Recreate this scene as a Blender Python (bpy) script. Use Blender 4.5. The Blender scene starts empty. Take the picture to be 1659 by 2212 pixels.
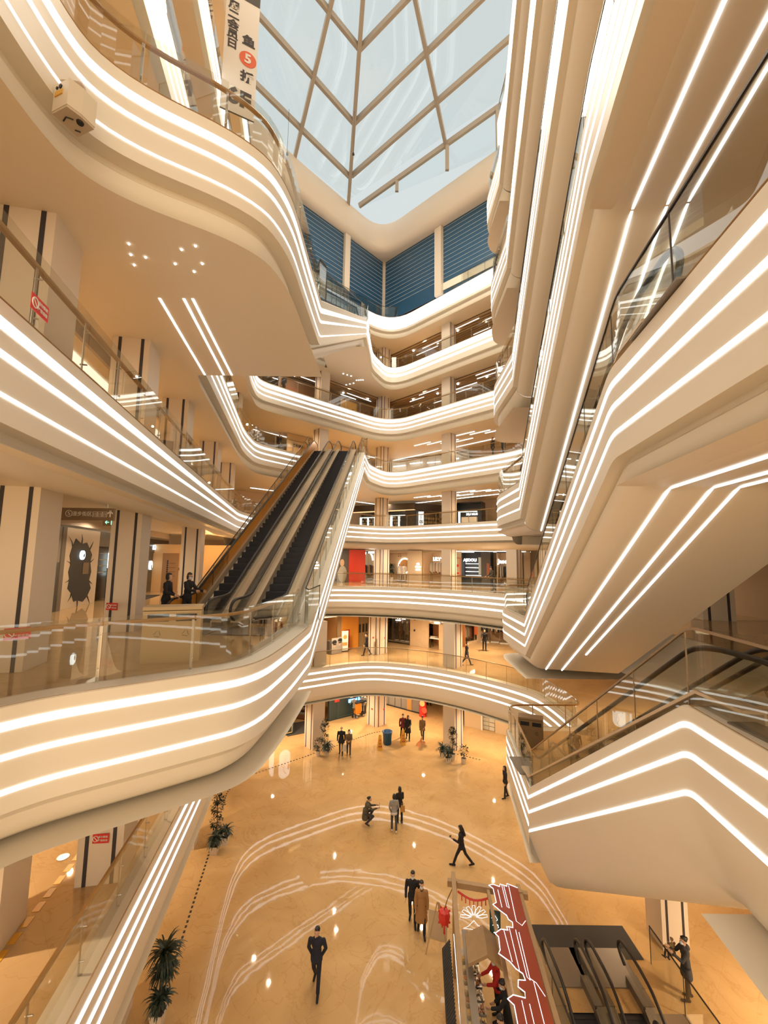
import bpy, bmesh, math, random
from mathutils import Vector, Matrix
random.seed(7)
S = bpy.context.scene
COL = S.collection
PI = math.pi

# ---------------------------------------------------------------- camera
PITCH, ROLL, FPX = math.radians(6.27), math.radians(0.8), 900.0
_f = Vector((0, math.cos(PITCH), math.sin(PITCH)))
_r0 = Vector((1, 0, 0)); _u0 = _r0.cross(_f)
_r = _r0 * math.cos(ROLL) + _u0 * math.sin(ROLL)
_u = _u0 * math.cos(ROLL) - _r0 * math.sin(ROLL)
cam_d = bpy.data.cameras.new('camera'); cam = bpy.data.objects.new('camera', cam_d); COL.objects.link(cam)
cam_d.sensor_fit = 'HORIZONTAL'; cam_d.sensor_width = 36.0; cam_d.lens = 36.0 * FPX / 1659.0
cam_d.clip_start = 0.05; cam_d.clip_end = 300
cam.matrix_world = Matrix(((_r.x, _u.x, -_f.x, 0), (_r.y, _u.y, -_f.y, 0), (_r.z, _u.z, -_f.z, 0), (0, 0, 0, 1)))
S.camera = cam

# ---------------------------------------------------------------- exposure, world, big lights
vs = S.view_settings
S.display_settings.display_device = 'sRGB'
vs.view_transform = 'Standard'; vs.look = 'None'; vs.gamma = 1.0; vs.use_curve_mapping = False
vs.exposure = 0.74
cy = S.cycles
cy.max_bounces = 7; cy.diffuse_bounces = 3; cy.glossy_bounces = 3; cy.transmission_bounces = 3
cy.transparent_max_bounces = 28; cy.caustics_reflective = False; cy.caustics_refractive = False
cy.sample_clamp_indirect = 4.0; cy.use_denoising = True
try:
    cy.use_light_tree = True
except Exception:
    pass

W = bpy.data.worlds.new('sky'); S.world = W; W.use_nodes = True
nt = W.node_tree; nt.nodes.clear()
wo = nt.nodes.new('ShaderNodeOutputWorld'); bg = nt.nodes.new('ShaderNodeBackground')
tc = nt.nodes.new('ShaderNodeTexCoord'); sp = nt.nodes.new('ShaderNodeSeparateXYZ'); rp = nt.nodes.new('ShaderNodeValToRGB')
nt.links.new(tc.outputs['Generated'], sp.inputs[0]); mr = nt.nodes.new('ShaderNodeMapRange'); mr.inputs['From Min'].default_value = -0.5; mr.inputs['From Max'].default_value = 0.5
nt.links.new(sp.outputs['Z'], mr.inputs[0]); nt.links.new(mr.outputs[0], rp.inputs[0])
nt.links.new(rp.outputs[0], bg.inputs[0]); nt.links.new(bg.outputs[0], wo.inputs[0])
# overcast sky overhead; towards the horizon the rest of the warm-lit mall
rp.color_ramp.elements[0].position = 0.25; rp.color_ramp.elements[0].color = (1.15, 0.70, 0.32, 1)
rp.color_ramp.elements[1].position = 1.0; rp.color_ramp.elements[1].color = (0.415, 0.447, 0.447, 1)
for ps_, c_ in ((0.5, (1.7, 1.34, 0.92, 1)), (0.75, (1.7, 1.34, 0.92, 1))):
    e_ = rp.color_ramp.elements.new(ps_); e_.color = c_
bg.inputs[1].default_value = 1.0

def lamp(name, kind, loc, power, color, size=0.1, rot=(0, 0, 0), sizey=None, spot=None):
    d = bpy.data.lights.new(name, kind); d.energy = power; d.color = color
    if kind == 'AREA':
        d.size = size
        if sizey: d.shape = 'RECTANGLE'; d.size_y = sizey
    elif kind in ('POINT', 'SPOT'):
        d.shadow_soft_size = size
        if spot: d.spot_size = spot; d.spot_blend = 0.8
    o = bpy.data.objects.new(name, d); o.location = loc; o.rotation_euler = rot; COL.objects.link(o)
    return o
WARM = (1.0, 0.77, 0.50)

# ---------------------------------------------------------------- levels (floor heights, camera at 0)
Z = {1: -12.95, 2: -7.55, 3: -2.25, 4: 3.0, 5: 8.3, 6: 13.6, 7: 18.9, 8: 24.2}

CEIL = 2.3                                        # floor to soffit below
# ---------------------------------------------------------------- materials
MATS = {}
def mat(name, color, rough=0.5, metal=0.0, spec=0.5, emit=None, noise=0.0, nscale=8.0, bump=0.0, coat=0.0):
    if name in MATS: return MATS[name]
    m = bpy.data.materials.new(name); m.use_nodes = True; MATS[name] = m
    t = m.node_tree; b = t.nodes['Principled BSDF']
    b.inputs['Base Color'].default_value = (*color, 1); b.inputs['Roughness'].default_value = rough
    b.inputs['Metallic'].default_value = metal; b.inputs['Specular IOR Level'].default_value = spec
    if coat: b.inputs['Coat Weight'].default_value = coat; b.inputs['Coat Roughness'].default_value = 0.05
    if emit:
        b.inputs['Emission Color'].default_value = (*emit[0], 1); b.inputs['Emission Strength'].default_value = emit[1]
    if noise:
        g = t.nodes.new('ShaderNodeNewGeometry'); n = t.nodes.new('ShaderNodeTexNoise'); n.inputs['Scale'].default_value = nscale
        n.inputs['Detail'].default_value = 5
        t.links.new(g.outputs['Position'], n.inputs['Vector'])
        mx = t.nodes.new('ShaderNodeMixRGB'); mx.inputs[1].default_value = (*[c * (1 - noise) for c in color], 1)
        mx.inputs[2].default_value = (*[min(1, c * (1 + noise)) for c in color], 1)
        t.links.new(n.outputs['Fac'], mx.inputs[0]); t.links.new(mx.outputs[0], b.inputs['Base Color'])
        if bump:
            bp = t.nodes.new('ShaderNodeBump'); bp.inputs['Strength'].default_value = bump; bp.inputs['Distance'].default_value = 0.02
            t.links.new(n.outputs['Fac'], bp.inputs['Height']); t.links.new(bp.outputs[0], b.inputs['Normal'])
    return m

def emis(name, color, strength):
    if name in MATS: return MATS[name]
    m = bpy.data.materials.new(name); m.use_nodes = True; MATS[name] = m
    t = m.node_tree; t.nodes.clear()
    o = t.nodes.new('ShaderNodeOutputMaterial'); e = t.nodes.new('ShaderNodeEmission')
    e.inputs[0].default_value = (*color, 1); e.inputs[1].default_value = strength
    t.links.new(e.outputs[0], o.inputs[0]); return m

def glass(name, tint=(0.93, 0.95, 0.93), refl=1.0, rough=0.0):
    if name in MATS: return MATS[name]
    m = bpy.data.materials.new(name); m.use_nodes = True; MATS[name] = m
    t = m.node_tree; t.nodes.clear()
    o = t.nodes.new('ShaderNodeOutputMaterial'); mx = t.nodes.new('ShaderNodeMixShader')
    tr = t.nodes.new('ShaderNodeBsdfTransparent'); gl = t.nodes.new('ShaderNodeBsdfGlossy'); fr = t.nodes.new('ShaderNodeLayerWeight'); fr.inputs[0].default_value = 0.5
    pw = t.nodes.new('ShaderNodeMath'); pw.operation = 'POWER'; pw.inputs[1].default_value = 4.5
    ml = t.nodes.new('ShaderNodeMath'); ml.operation = 'MULTIPLY_ADD'; ml.inputs[1].default_value = 0.75 * refl; ml.inputs[2].default_value = 0.05 * refl
    tr.inputs[0].default_value = (*tint, 1); gl.inputs['Roughness'].default_value = rough
    gl.inputs[0].default_value = (0.95, 0.97, 0.95, 1)
    t.links.new(fr.outputs['Facing'], pw.inputs[0]); t.links.new(pw.outputs[0], ml.inputs[0]); t.links.new(ml.outputs[0], mx.inputs[0])
    t.links.new(tr.outputs[0], mx.inputs[1]); t.links.new(gl.outputs[0], mx.inputs[2]); t.links.new(mx.outputs[0], o.inputs[0])
    return m

def marble(name, c1, c2, rough=0.025, scale=0.5, tile=0.9, bumps=0.12):
    m = bpy.data.materials.new(name); m.use_nodes = True; MATS[name] = m
    t = m.node_tree; b = t.nodes['Principled BSDF']; L = t.links.new
    g = t.nodes.new('ShaderNodeNewGeometry')
    n = t.nodes.new('ShaderNodeTexNoise'); n.inputs['Scale'].default_value = scale; n.inputs['Detail'].default_value = 8; n.inputs['Distortion'].default_value = 0.6
    L(g.outputs['Position'], n.inputs['Vector'])
    r = t.nodes.new('ShaderNodeValToRGB'); r.color_ramp.elements[0].position = 0.3; r.color_ramp.elements[1].position = 0.7
    r.color_ramp.elements[0].color = (*c2, 1); r.color_ramp.elements[1].color = (*c1, 1); L(n.outputs['Fac'], r.inputs[0])
    # thin dark veins
    n2 = t.nodes.new('ShaderNodeTexNoise'); n2.inputs['Scale'].default_value = 0.7; n2.inputs['Detail'].default_value = 10; n2.inputs['Distortion'].default_value = 1.5
    L(g.outputs['Position'], n2.inputs['Vector'])
    v = t.nodes.new('ShaderNodeValToRGB'); e = v.color_ramp.elements
    e[0].position = 0.485; e[0].color = (1, 1, 1, 1); e[1].position = 0.515; e[1].color = (1, 1, 1, 1)
    k = v.color_ramp.elements.new(0.5); k.color = (0.9, 0.84, 0.76, 1); L(n2.outputs['Fac'], v.inputs[0])
    # slab joints
    mp = t.nodes.new('ShaderNodeMapping'); mp.inputs['Rotation'].default_value = (0, 0, math.radians(45)); L(g.outputs['Position'], mp.inputs[0])
    br = t.nodes.new('ShaderNodeTexBrick'); br.offset = 0; br.inputs['Scale'].default_value = 1.0
    br.inputs['Color1'].default_value = (1, 1, 1, 1); br.inputs['Color2'].default_value = (0.955, 0.945, 0.93, 1); br.inputs['Mortar'].default_value = (0.87, 0.84, 0.8, 1)
    br.inputs['Mortar Size'].default_value = 0.004; br.inputs['Brick Width'].default_value = tile; br.inputs['Row Height'].default_value = tile
    L(mp.outputs[0], br.inputs['Vector'])
    m1 = t.nodes.new('ShaderNodeMixRGB'); m1.blend_type = 'MULTIPLY'; m1.inputs[0].default_value = 1; L(r.outputs[0], m1.inputs[1]); L(v.outputs[0], m1.inputs[2])
    m2 = t.nodes.new('ShaderNodeMixRGB'); m2.blend_type = 'MULTIPLY'; m2.inputs[0].default_value = 1; L(m1.outputs[0], m2.inputs[1]); L(br.outputs[0], m2.inputs[2])
    L(m2.outputs[0], b.inputs['Base Color'])
    b.inputs['Roughness'].default_value = rough; b.inputs['Specular IOR Level'].default_value = 0.6
    n3 = t.nodes.new('ShaderNodeTexNoise'); n3.inputs['Scale'].default_value = 1.1; n3.inputs['Detail'].default_value = 2; L(g.outputs['Position'], n3.inputs['Vector'])
    bp = t.nodes.new('ShaderNodeBump'); bp.inputs['Strength'].default_value = bumps; bp.inputs['Distance'].default_value = 0.02
    L(n3.outputs['Fac'], bp.inputs['Height']); L(bp.outputs[0], b.inputs['Normal'])
    return m

PAINT = mat('cream_paint', (0.77, 0.695, 0.57), 0.42, noise=0.02, nscale=0.8)
SOFF = mat('soffit_paint', (0.82, 0.725, 0.57), 0.5)
COLM = mat('column_panel', (0.72, 0.62, 0.50), 0.4)
LED = emis('white_led', (1.0, 0.965, 0.91), 1.7)
LEDB = emis('white_led_broad', (1.0, 0.97, 0.93), .95)
DOWN = emis('downlight_glow', (1.0, 0.96, 0.9), 6)
FLOOR = marble('beige_marble', (0.66, 0.43, 0.20), (0.54, 0.335, 0.145))
FLOORU = marble('beige_marble_upper', (0.62, 0.42, 0.22), (0.50, 0.32, 0.15))
GLASS = glass('clear_glass', (0.91, 0.905, 0.87))
GLASSD = glass('grey_glass', (0.80, 0.80, 0.76))
SKYGL = glass('roof_glass', (0.96, 0.98, 0.98), 0.6)
WOOD = mat('oak_handrail', (0.42, 0.23, 0.075), 0.4, noise=0.15, nscale=6)
STEEL = mat('brushed_steel', (0.55, 0.50, 0.44), 0.3, 0.9)
DARKM = mat('dark_metal', (0.06, 0.045, 0.035), 0.4, 0.6)
BLACK = mat('black', (0.012, 0.011, 0.012), 0.6)
GROOVE = mat('dark_groove', (0.035, 0.030, 0.035), 0.6)
WHITE = mat('white_plastic', (0.8, 0.78, 0.74), 0.4)
RED = mat('red', (0.62, 0.03, 0.02), 0.5)

# ---------------------------------------------------------------- mesh helpers
class MB:
    def __init__(s): s.v = []; s.f = []; s.mi = []; s.m = 0
    def add(s, vs, fs):
        b = len(s.v); s.v += [tuple(p) for p in vs]
        for f in fs: s.f.append([b + i for i in f]); s.mi.append(s.m)
        return s
    def box(s, c, d, rz=0.0, M=None):
        x, y, z = [k / 2 for k in d]
        P = [Vector((i * x, j * y, k * z)) for k in (-1, 1) for j in (-1, 1) for i in (-1, 1)]
        R = M if M is not None else Matrix.Rotation(rz, 3, 'Z')
        c = Vector(c); P = [R @ p + c for p in P]
        return s.add(P, [(0, 2, 3, 1), (4, 5, 7, 6), (0, 1, 5, 4), (2, 6, 7, 3), (0, 4, 6, 2), (1, 3, 7, 5)])
    def bar(s, a, b, w, h=None, up=(0, 0, 1)):
        a, b = Vector(a), Vector(b); h = h or w; d = (b - a); L = d.length
        if L < 1e-6: return s
        d /= L; up = Vector(up); x = d.cross(up)
        if x.length < 1e-4: x = d.cross(Vector((1, 0, 0)))
        x.normalize(); y = x.cross(d)
        M = Matrix((x, d, y)).transposed()
        return s.box((a + b) / 2, (w, L, h), M=M)
    def tube(s, pts, r, n=8, caps=True):
        pts = [Vector(p) for p in pts]; N = len(pts); rs = r if isinstance(r, (list, tuple)) else [r] * N
        vs = []; px = None
        for i, p in enumerate(pts):
            t = (pts[min(i + 1, N - 1)] - pts[max(i - 1, 0)])
            t = t.normalized() if t.length > 1e-9 else Vector((0, 0, 1))
            x = px - t * px.dot(t) if px is not None else (t.cross(Vector((0, 0, 1))) if abs(t.z) < 0.95 else t.cross(Vector((1, 0, 0))))
            x.normalize(); px = x; y = t.cross(x)
            for k in range(n):
                a = 2 * PI * k / n; vs.append(p + (x * math.cos(a) + y * math.sin(a)) * rs[i])
        fs = [(i * n + k, i * n + (k + 1) % n, (i + 1) * n + (k + 1) % n, (i + 1) * n + k) for i in range(N - 1) for k in range(n)]
        if caps: fs += [tuple(reversed(range(n))), tuple(range((N - 1) * n, N * n))]
        return s.add(vs, fs)
    def lathe(s, c, prof, n=20, M=None):
        c = Vector(c); vs = []
        for r, z in prof:
            for k in range(n):
                a = 2 * PI * k / n; p = Vector((r * math.cos(a), r * math.sin(a), z))
                vs.append((M @ p if M is not None else p) + c)
        fs = [(i * n + k, i * n + (k + 1) % n, (i + 1) * n + (k + 1) % n, (i + 1) * n + k) for i in range(len(prof) - 1) for k in range(n)]
        if prof[0][0] > 1e-6: fs.append(tuple(reversed(range(n))))
        if prof[-1][0] > 1e-6: fs.append(tuple(range((len(prof) - 1) * n, len(prof) * n)))
        return s.add(vs, fs)
    def ball(s, c, r, n=12, m=8):
        r = r if isinstance(r, (tuple, list)) else (r, r, r); c = Vector(c)
        vs = [c + Vector((0, 0, -r[2]))]
        for i in range(1, m):
            a = -PI / 2 + PI * i / m
            for k in range(n):
                b = 2 * PI * k / n; vs.append(c + Vector((r[0] * math.cos(a) * math.cos(b), r[1] * math.cos(a) * math.sin(b), r[2] * math.sin(a))))
        vs.append(c + Vector((0, 0, r[2]))); T = len(vs) - 1; fs = []
        for k in range(n): fs.append((0, 1 + (k + 1) % n, 1 + k)); fs.append((T, T - n + k, T - n + (k + 1) % n))
        for i in range(m - 2):
            for k in range(n):
                fs.append((1 + i * n + k, 1 + i * n + (k + 1) % n, 1 + (i + 1) * n + (k + 1) % n, 1 + (i + 1) * n + k))
        return s.add(vs, fs)
    def prism(s, poly, z0, z1):
        n = len(poly); vs = [(p[0], p[1], z0) for p in poly] + [(p[0], p[1], z1) for p in poly]
        return s.add(vs, [tuple(reversed(range(n))), tuple(range(n, 2 * n))] + [(i, (i + 1) % n, n + (i + 1) % n, n + i) for i in range(n)])
    def poly3(s, pts, thick):                       # a flat outline given its own thickness
        pts = [Vector(p) for p in pts]; nrm = Vector((0, 0, 0))
        for i in range(len(pts)):
            a, b = pts[i], pts[(i + 1) % len(pts)]; nrm += a.cross(b)
        nrm.normalize(); n = len(pts); q = [p - nrm * thick for p in pts]
        return s.add(pts + q, [tuple(range(n)), tuple(reversed(range(n, 2 * n)))] + [((i + 1) % n, i, n + i, n + (i + 1) % n) for i in range(n)])
    def sweep(s, path, prof, closed=False, cap=True):
        """profile (outward, dz) carried along a 3D path; outward = to the right of travel, seen from above"""
        P = [Vector(p) for p in path]; N = len(P); n = len(prof); vs = []
        ns = []
        for i in range(N - 1):
            t = P[i + 1] - P[i]; t.z = 0
            ns.append(Vector((t.y, -t.x, 0)).normalized() if t.length > 1e-7 else (ns[-1] if ns else Vector((1, 0, 0))))
        for i in range(N):
            a = ns[max(i - 1, 0)]; b = ns[min(i, N - 2)]; m = a + b
            if m.length < 1e-4: m = a.copy()
            m.normalize(); c = max(0.45, m.dot(a)); m = m / c
            for (o, dz) in prof: vs.append(P[i] + m * o + Vector((0, 0, dz)))
        fs = []
        for i in range(N - 1):
            for k in range(n if closed else n - 1):
                k2 = (k + 1) % n; fs.append((i * n + k, i * n + k2, (i + 1) * n + k2, (i + 1) * n + k))
        if closed and cap: fs += [tuple(range(n)), tuple(reversed(range((N - 1) * n, N * n)))]
        return s.add(vs, fs)
    def obj(s, name, m, parent=None, smooth=False, loc=None, **props):
        me = bpy.data.meshes.new(name); me.from_pydata(s.v, [], s.f)
        for q in (m if isinstance(m, (list, tuple)) else [m]): me.materials.append(q)
        if any(s.mi): me.polygons.foreach_set('material_index', s.mi)
        if smooth: me.polygons.foreach_set('use_smooth', [True] * len(me.polygons))
        me.update()
        o = bpy.data.objects.new(name, me); COL.objects.link(o)
        if parent: o.parent = parent
        if loc is not None: o.location = loc
        for k, v in props.items(): o[k] = v
        return o

def autosmooth(o, deg=35):
    bm = bmesh.new(); bm.from_mesh(o.data)
    bmesh.ops.remove_doubles(bm, verts=bm.verts, dist=1e-5)
    for f in bm.faces: f.smooth = True
    for e in bm.edges:
        if len(e.link_faces) == 2 and e.calc_face_angle(0) > math.radians(deg): e.smooth = False
    bmesh.ops.recalc_face_normals(bm, faces=bm.faces)
    bm.to_mesh(o.data); bm.free(); return o

def thing(name, label, cat, loc=(0, 0, 0), rz=0.0, group=None):
    o = bpy.data.objects.new(name, None); COL.objects.link(o); o.location = loc; o.rotation_euler = (0, 0, rz)
    o.empty_display_size = 0.2; o['label'] = label; o['category'] = cat
    if group: o['group'] = group
    return o
def tag(o, label, cat, group=None, kind=None):
    o['label'] = label; o['category'] = cat
    if group: o['group'] = group
    if kind: o['kind'] = kind
    return o
def struct(o, label, cat): return tag(o, label, cat, None, 'structure')

def dup(root, loc, rz=0.0, label=None, scale=None):
    r = root.copy(); COL.objects.link(r); r.location = loc; r.rotation_euler = (0, 0, rz)
    if scale: r.scale = (scale, scale, scale)
    if label: r['label'] = label
    def kids(src, dst):
        for ch in [c for c in COL.objects if c.parent == src]:
            c2 = ch.copy(); COL.objects.link(c2); c2.parent = dst; kids(ch, c2)
    kids(root, r)
    return r

def fillet(path, r, n=7):
    """round the corners of a 3D polyline"""
    P = [Vector(p) for p in path]; out = [P[0]]; N = len(P)
    for i in range(1, N - 1):
        rr = r[i] if isinstance(r, (list, tuple)) else r
        a, b, c = P[i - 1], P[i], P[i + 1]; la, lc = (a - b).length, (c - b).length
        if rr < 1e-4: out.append(b); continue
        d1, d2 = min(rr, la * 0.48), min(rr, lc * 0.48)
        s0 = b + (a - b) / la * d1; s1 = b + (c - b) / lc * d2
        for k in range(n + 1):
            t = k / n; out.append(s0 * (1 - t) ** 2 + b * 2 * t * (1 - t) + s1 * t * t)
    out.append(P[-1]); return out
def lev(pts, z): return [(x, y, z) for x, y in pts]
def resample(path, step):
    P = [Vector(p) for p in path]; L = [0]
    for a, b in zip(P, P[1:]): L.append(L[-1] + (b - a).length)
    n = max(1, round(L[-1] / step)); out = []; j = 0
    for i in range(n + 1):
        d = L[-1] * i / n
        while j < len(P) - 2 and L[j + 1] < d: j += 1
        t = (d - L[j]) / max(1e-9, L[j + 1] - L[j]); out.append(P[j].lerp(P[j + 1], min(1, max(0, t))))
    return out, L[-1] / n
def sub_path(path, d0, d1):
    P = [Vector(p) for p in path]; L = [0]
    for a, b in zip(P, P[1:]): L.append(L[-1] + (b - a).length)
    def at(d):
        for j in range(len(P) - 1):
            if d <= L[j + 1] or j == len(P) - 2:
                return P[j].lerp(P[j + 1], min(1, max(0, (d - L[j]) / max(1e-9, L[j + 1] - L[j]))))
    return [at(d0)] + [p for p, l in zip(P, L) if d0 + 1e-3 < l < d1 - 1e-3] + [at(d1)]
def path_len(path):
    P = [Vector(p) for p in path]; return sum((b - a).length for a, b in zip(P, P[1:]))
def offset2(path, o):
    mb = MB().sweep(path, [(o, 0)]); return [Vector(v) for v in mb.v]

def text_mesh(name, s, size, m, parent=None, depth=0.01, loc=(0, 0, 0), rot=(PI / 2, 0, 0), align='CENTER', bold=0.0):
    c = bpy.data.curves.new(name, 'FONT'); c.body = s; c.size = size; c.extrude = depth / 2; c.align_x = align; c.align_y = 'CENTER'
    c.offset = bold; c.resolution_u = 3
    o = bpy.data.objects.new(name, c); COL.objects.link(o)
    dg = bpy.context.evaluated_depsgraph_get(); me = bpy.data.meshes.new_from_object(o.evaluated_get(dg))
    bpy.data.objects.remove(o); bpy.data.curves.remove(c)
    me.materials.clear(); me.materials.append(m); me.name = name
    q = bpy.data.objects.new(name, me); COL.objects.link(q); q.location = loc; q.rotation_euler = rot
    if parent: q.parent = parent
    return q
# ================================================================= room lamps and an added hall fill
for k in Z:
    if k == 8: continue
    zl = Z[k + 1] - (1.7 if k == 3 else CEIL) - .55
    pts = {1: [(-2.8, 32.6), (3.2, 32.8), (-.3, 36.6), (-7.2, 29.8), (7.6, 29.6), (-10.5, 11), (-11, 19), (-11.5, 26), (10.4, 20), (11.5, 12)],
           2: [(-3.2, 32.4), (2.6, 33.6), (7.6, 30.2), (8.6, 35.4), (-9.4, 8), (-10.2, 15), (-11.0, 23), (12.5, 20), (12, 9)],
           3: [(-3.4, 35.4), (2.6, 36.2), (7.6, 32.2), (-8.4, 31.4), (-10.0, 10.6), (-10.6, 15.8), (-11.5, 22.5), (12, 24), (12, 9)]}.get(k, [(-3.6, 39.4), (3.8, 39.8), (8.8, 36), (-8.2, 35), (0.2, 44.5), (-9.6, 9.5), (-10.6, 16), (-11.5, 23.5), (12.5, 24), (12, 10)])
    for x, y in pts: lamp('gallery_lamp', 'SPOT', (x, y, zl + .45), (.5 if k == 3 and x < -8 and y < 25 else 1) * {1: 430, 2: 500, 3: 480, 4: 420}.get(k, 330), WARM, .07, spot=math.radians(172))
lamp('hall_fill', 'AREA', (0.5, 20, 30.8), 3000, (1.0, .88, .70), 8, (0, 0, 0), 16)  # added fill panel below the glass roof, no real fitting hangs here
# ================================================================= the shell: floors, galleries, fascias

# right-hand escalator stack: bottom corner P0 on level k, top corner P1 on level k+1
ESC = {0: ((4.93, 14.8), (4.88, 7.0), (4.68, 5.3), (5.35, 18.6)),
       1: ((5.55, 16.65), (3.50, 6.25), (3.2, 4.4), (5.65, 20.0)),
       2: ((5.17, 15.75), (3.72, 7.1), (3.36, 5.5), (5.31, 19.1)),
       3: ((5.06, 15.95), (3.7, 7.1), (3.4, 5.5), (5.2, 19.3)),
       4: ((5.02, 16.3), (3.65, 7.1), (3.35, 5.5), (5.15, 19.4)),
       5: ((5.18, 17.7), (3.7, 7.2), (3.4, 5.5), (5.2, 20.3))}
ESC_W = 3.3
VL = [(-9.85, 29.4), (-9.55, 31.2), (-7.9, 32.9), (0.48, 40.75)]
VR = [(9.6, 31.5), (10.4, 30.2), (10.4, 21.2)]
PATHS = {}
# L2
PATHS['L2'] = fillet(lev([(-3.32, -2), (-6.54, 16.5), (-8.1, 25), (-7.5, 27.4), (-4.6, 29.3), (-1.2, 31.4), (2.2, 30.6), (5.1, 28.8), (7.3, 26.7), (8.75, 24.7), (9.0, 22.5), (9.0, 20.0), (5.6, 19.9), (5.4, 18.2), ESC[0][0]], Z[2]),
                     [0, 3, 3, 1.5, 2, 3, 3, 2, 2, 1, 1, .4, .7, .5, 0])
# L3: near edge, the left long escalator and the left end of level 5
G0, G1 = (-2.38, 14.2), (-1.6, 32.2)
PATHS['L3G'] = fillet(lev([(-7.6, 3.8), (-5.68, 6.25), (-5.25, 6.9), (-3.6, 8.15), (-2.6, 9.0), (-2.42, 11.4), G0], Z[3]) +
                      lev([G1, (-1.35, 36.6), (0.48, 40.75), VR[0], VR[1], VR[2], (5.7, 21.0), ESC[3][3], ESC[3][0]], Z[5]),
                      [0, .6, .6, 1.2, 1, 1, .25, .25, .8, 2.9, 1, .5, .4, .7, .5, 0])
PATHS['L3far'] = fillet(lev([(-6.4, 14.8), (-7.4, 18), (-9.3, 27.5), (-8.6, 30.6), (-4.2, 32.9), (-1.1, 32.9), (2.4, 31.9), (5.5, 29.9), (8.0, 27.4), (9.3, 25), (9.6, 21.2), (5.95, 21.0), ESC[1][3], ESC[1][0]], Z[3]),
                        [0, 1, 3, 2, 2, 2, 2, 2, 1.5, 1, .4, .6, .4, 0])
# L4
PATHS['L4'] = fillet(lev([(-3.15, -1.5), (-4.57, 4.7), (-5.92, 10.7), (-9.72, 27.8), (-9.6, 31.0), VL[2], VL[3], VR[0], VR[1], VR[2], (5.65, 20.9), ESC[2][3], ESC[2][0]], Z[4]),
                     [0, 2, 2, 1.5, 1, 1, 2.9, 1, .5, .4, .7, .5, 0])
# L5 near balcony, second long escalator, level 7
F0, F1 = (-2.15, 12.7), (-1.6, 31.3)
PATHS['L5F'] = fillet(lev([(-4.4, 1.0), (-5.05, 5.2), (-4.85, 6.3), (-2.62, 7.55), (-2.22, 8.7), (-2.2, 10.5), F0], Z[5]) +
                      lev([F1, (-1.25, 36.9), (0.48, 40.75), VR[0], VR[1], VR[2], (5.8, 21.2), ESC[5][3], ESC[5][0]], Z[7]),
                      [0, 1.2, 1.2, 1.2, .8, .8, .25, .25, .8, 2.9, 1, .5, .4, .7, .5, 0])
PATHS['L5far'] = fillet(lev([(-6.3, 13.4), (-6.6, 14.2), (-9.3, 26.8), (-9.45, 30.0), (-7.0, 33.0), (-5.9, 33.6)], Z[5]), [0, .5, 1.5, 1, 1, 0])
PATHS['L6'] = fillet(lev([(-3.9, 0), (-6.9, 15.5), (-9.55, 28.5), (-9.85, 31.0), VL[2], VL[3], VR[0], VR[1], VR[2], (5.7, 21.0), ESC[4][3], ESC[4][0]], Z[6]),
                     [0, 1, 1, 1, 1, 2.9, 1, .5, .4, .7, .5, 0])
PATHS['L7left'] = fillet(lev([(-3.9, 0), (-6.9, 15.5), (-9.55, 28.5), (-9.6, 31.0), VL[2], (-5.2, 35.2)], Z[7]), [0, 1, 1, 1, 1, 0])
PATHS['L8'] = fillet(lev([(-3.9, 0), (-6.9, 15.5), (-9.55, 28.5), (-9.85, 31.0), VL[2], VL[3], VR[0], VR[1], VR[2], (6, 21.2), (5.9, 14)], Z[8]), [0, 1, 1, 1, 1, 2.9, 1, .5, .4, .7, 0])
# right-hand inclines and their near landings
for k in range(0, 6):
    p0, p1, nr, _ = ESC[k]; zb, zt = (Z[k + 2], Z[k + 3])
    dx, dy = nr[0] - p1[0], nr[1] - p1[1]; l = math.hypot(dx, dy)
    PATHS['E%d' % k] = fillet([(*p0, zb), (*p1, zt), (nr[0] + dx / l * 7.5, nr[1] + dy / l * 7.5, zt)], .22)

PROF = [(-0.5, 0), (-0.03, 0), (0, -0.03), (0, -1.55), (-0.30, -1.55), (-0.30, -1.66), (-0.24, -1.72), (-0.26, -1.86), (-0.38, -2.05), (-0.62, -2.2), (-0.95, -2.28), (-1.5, -CEIL)]
PROF4 = [(-0.5, 0), (-0.03, 0), (0, -0.03), (0, -1.45), (-0.28, -1.45), (-0.28, -1.54), (-0.24, -1.60), (-0.30, -1.72), (-0.5, -1.82), (-0.8, -1.82), (-1.1, -1.76), (-1.5, -1.7)]
PROF4F = PROF[:-1] + [(-1.5, -CEIL), (-1.6, -1.7)]
PROF2 = [(-0.5, 0), (-0.03, 0), (0, -0.03), (0, -1.75), (-0.06, -2.02), (-0.22, -2.2), (-0.5, -2.29), (-1.5, -CEIL)]
PROFE = [(-0.5, 0), (-0.03, 0), (0, -0.03), (0, -1.45), (-0.22, -1.45), (-0.22, -1.52), (-0.17, -1.56), (-0.19, -1.66), (-0.28, -1.78), (-0.45, -1.87), (-0.6, -1.9), (-ESC_W, -1.9)]
PROFE0 = [(-0.5, 0), (-0.03, 0), (0, -0.03), (0.0, -1.45), (-0.22, -2.0), (-0.48, -2.6), (-0.62, -2.85), (-0.85, -3.0), (-1.1, -3.05), (-ESC_W, -3.05)]
def rim(name, path, prof, strips, label, led=LED, ends=None):
    o = autosmooth(MB().sweep(path, prof).obj(name, PAINT), 40); struct(o, label, 'balcony edge')
    for (z0, h) in strips:
        pr = [(-0.01, z0), (0.014, z0), (0.014, z0 - h), (-0.01, z0 - h)]
        q = sub_path(path, 0.02, path_len(path) - 0.02)
        MB().sweep(q, pr, closed=True).obj('light_strip', led, o)
    return o
ST = [(-0.24, .13), (-0.66, .11), (-1.10, .10)]
STN = [(-0.25, .085), (-0.66, .07), (-1.10, .055)]
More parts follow.
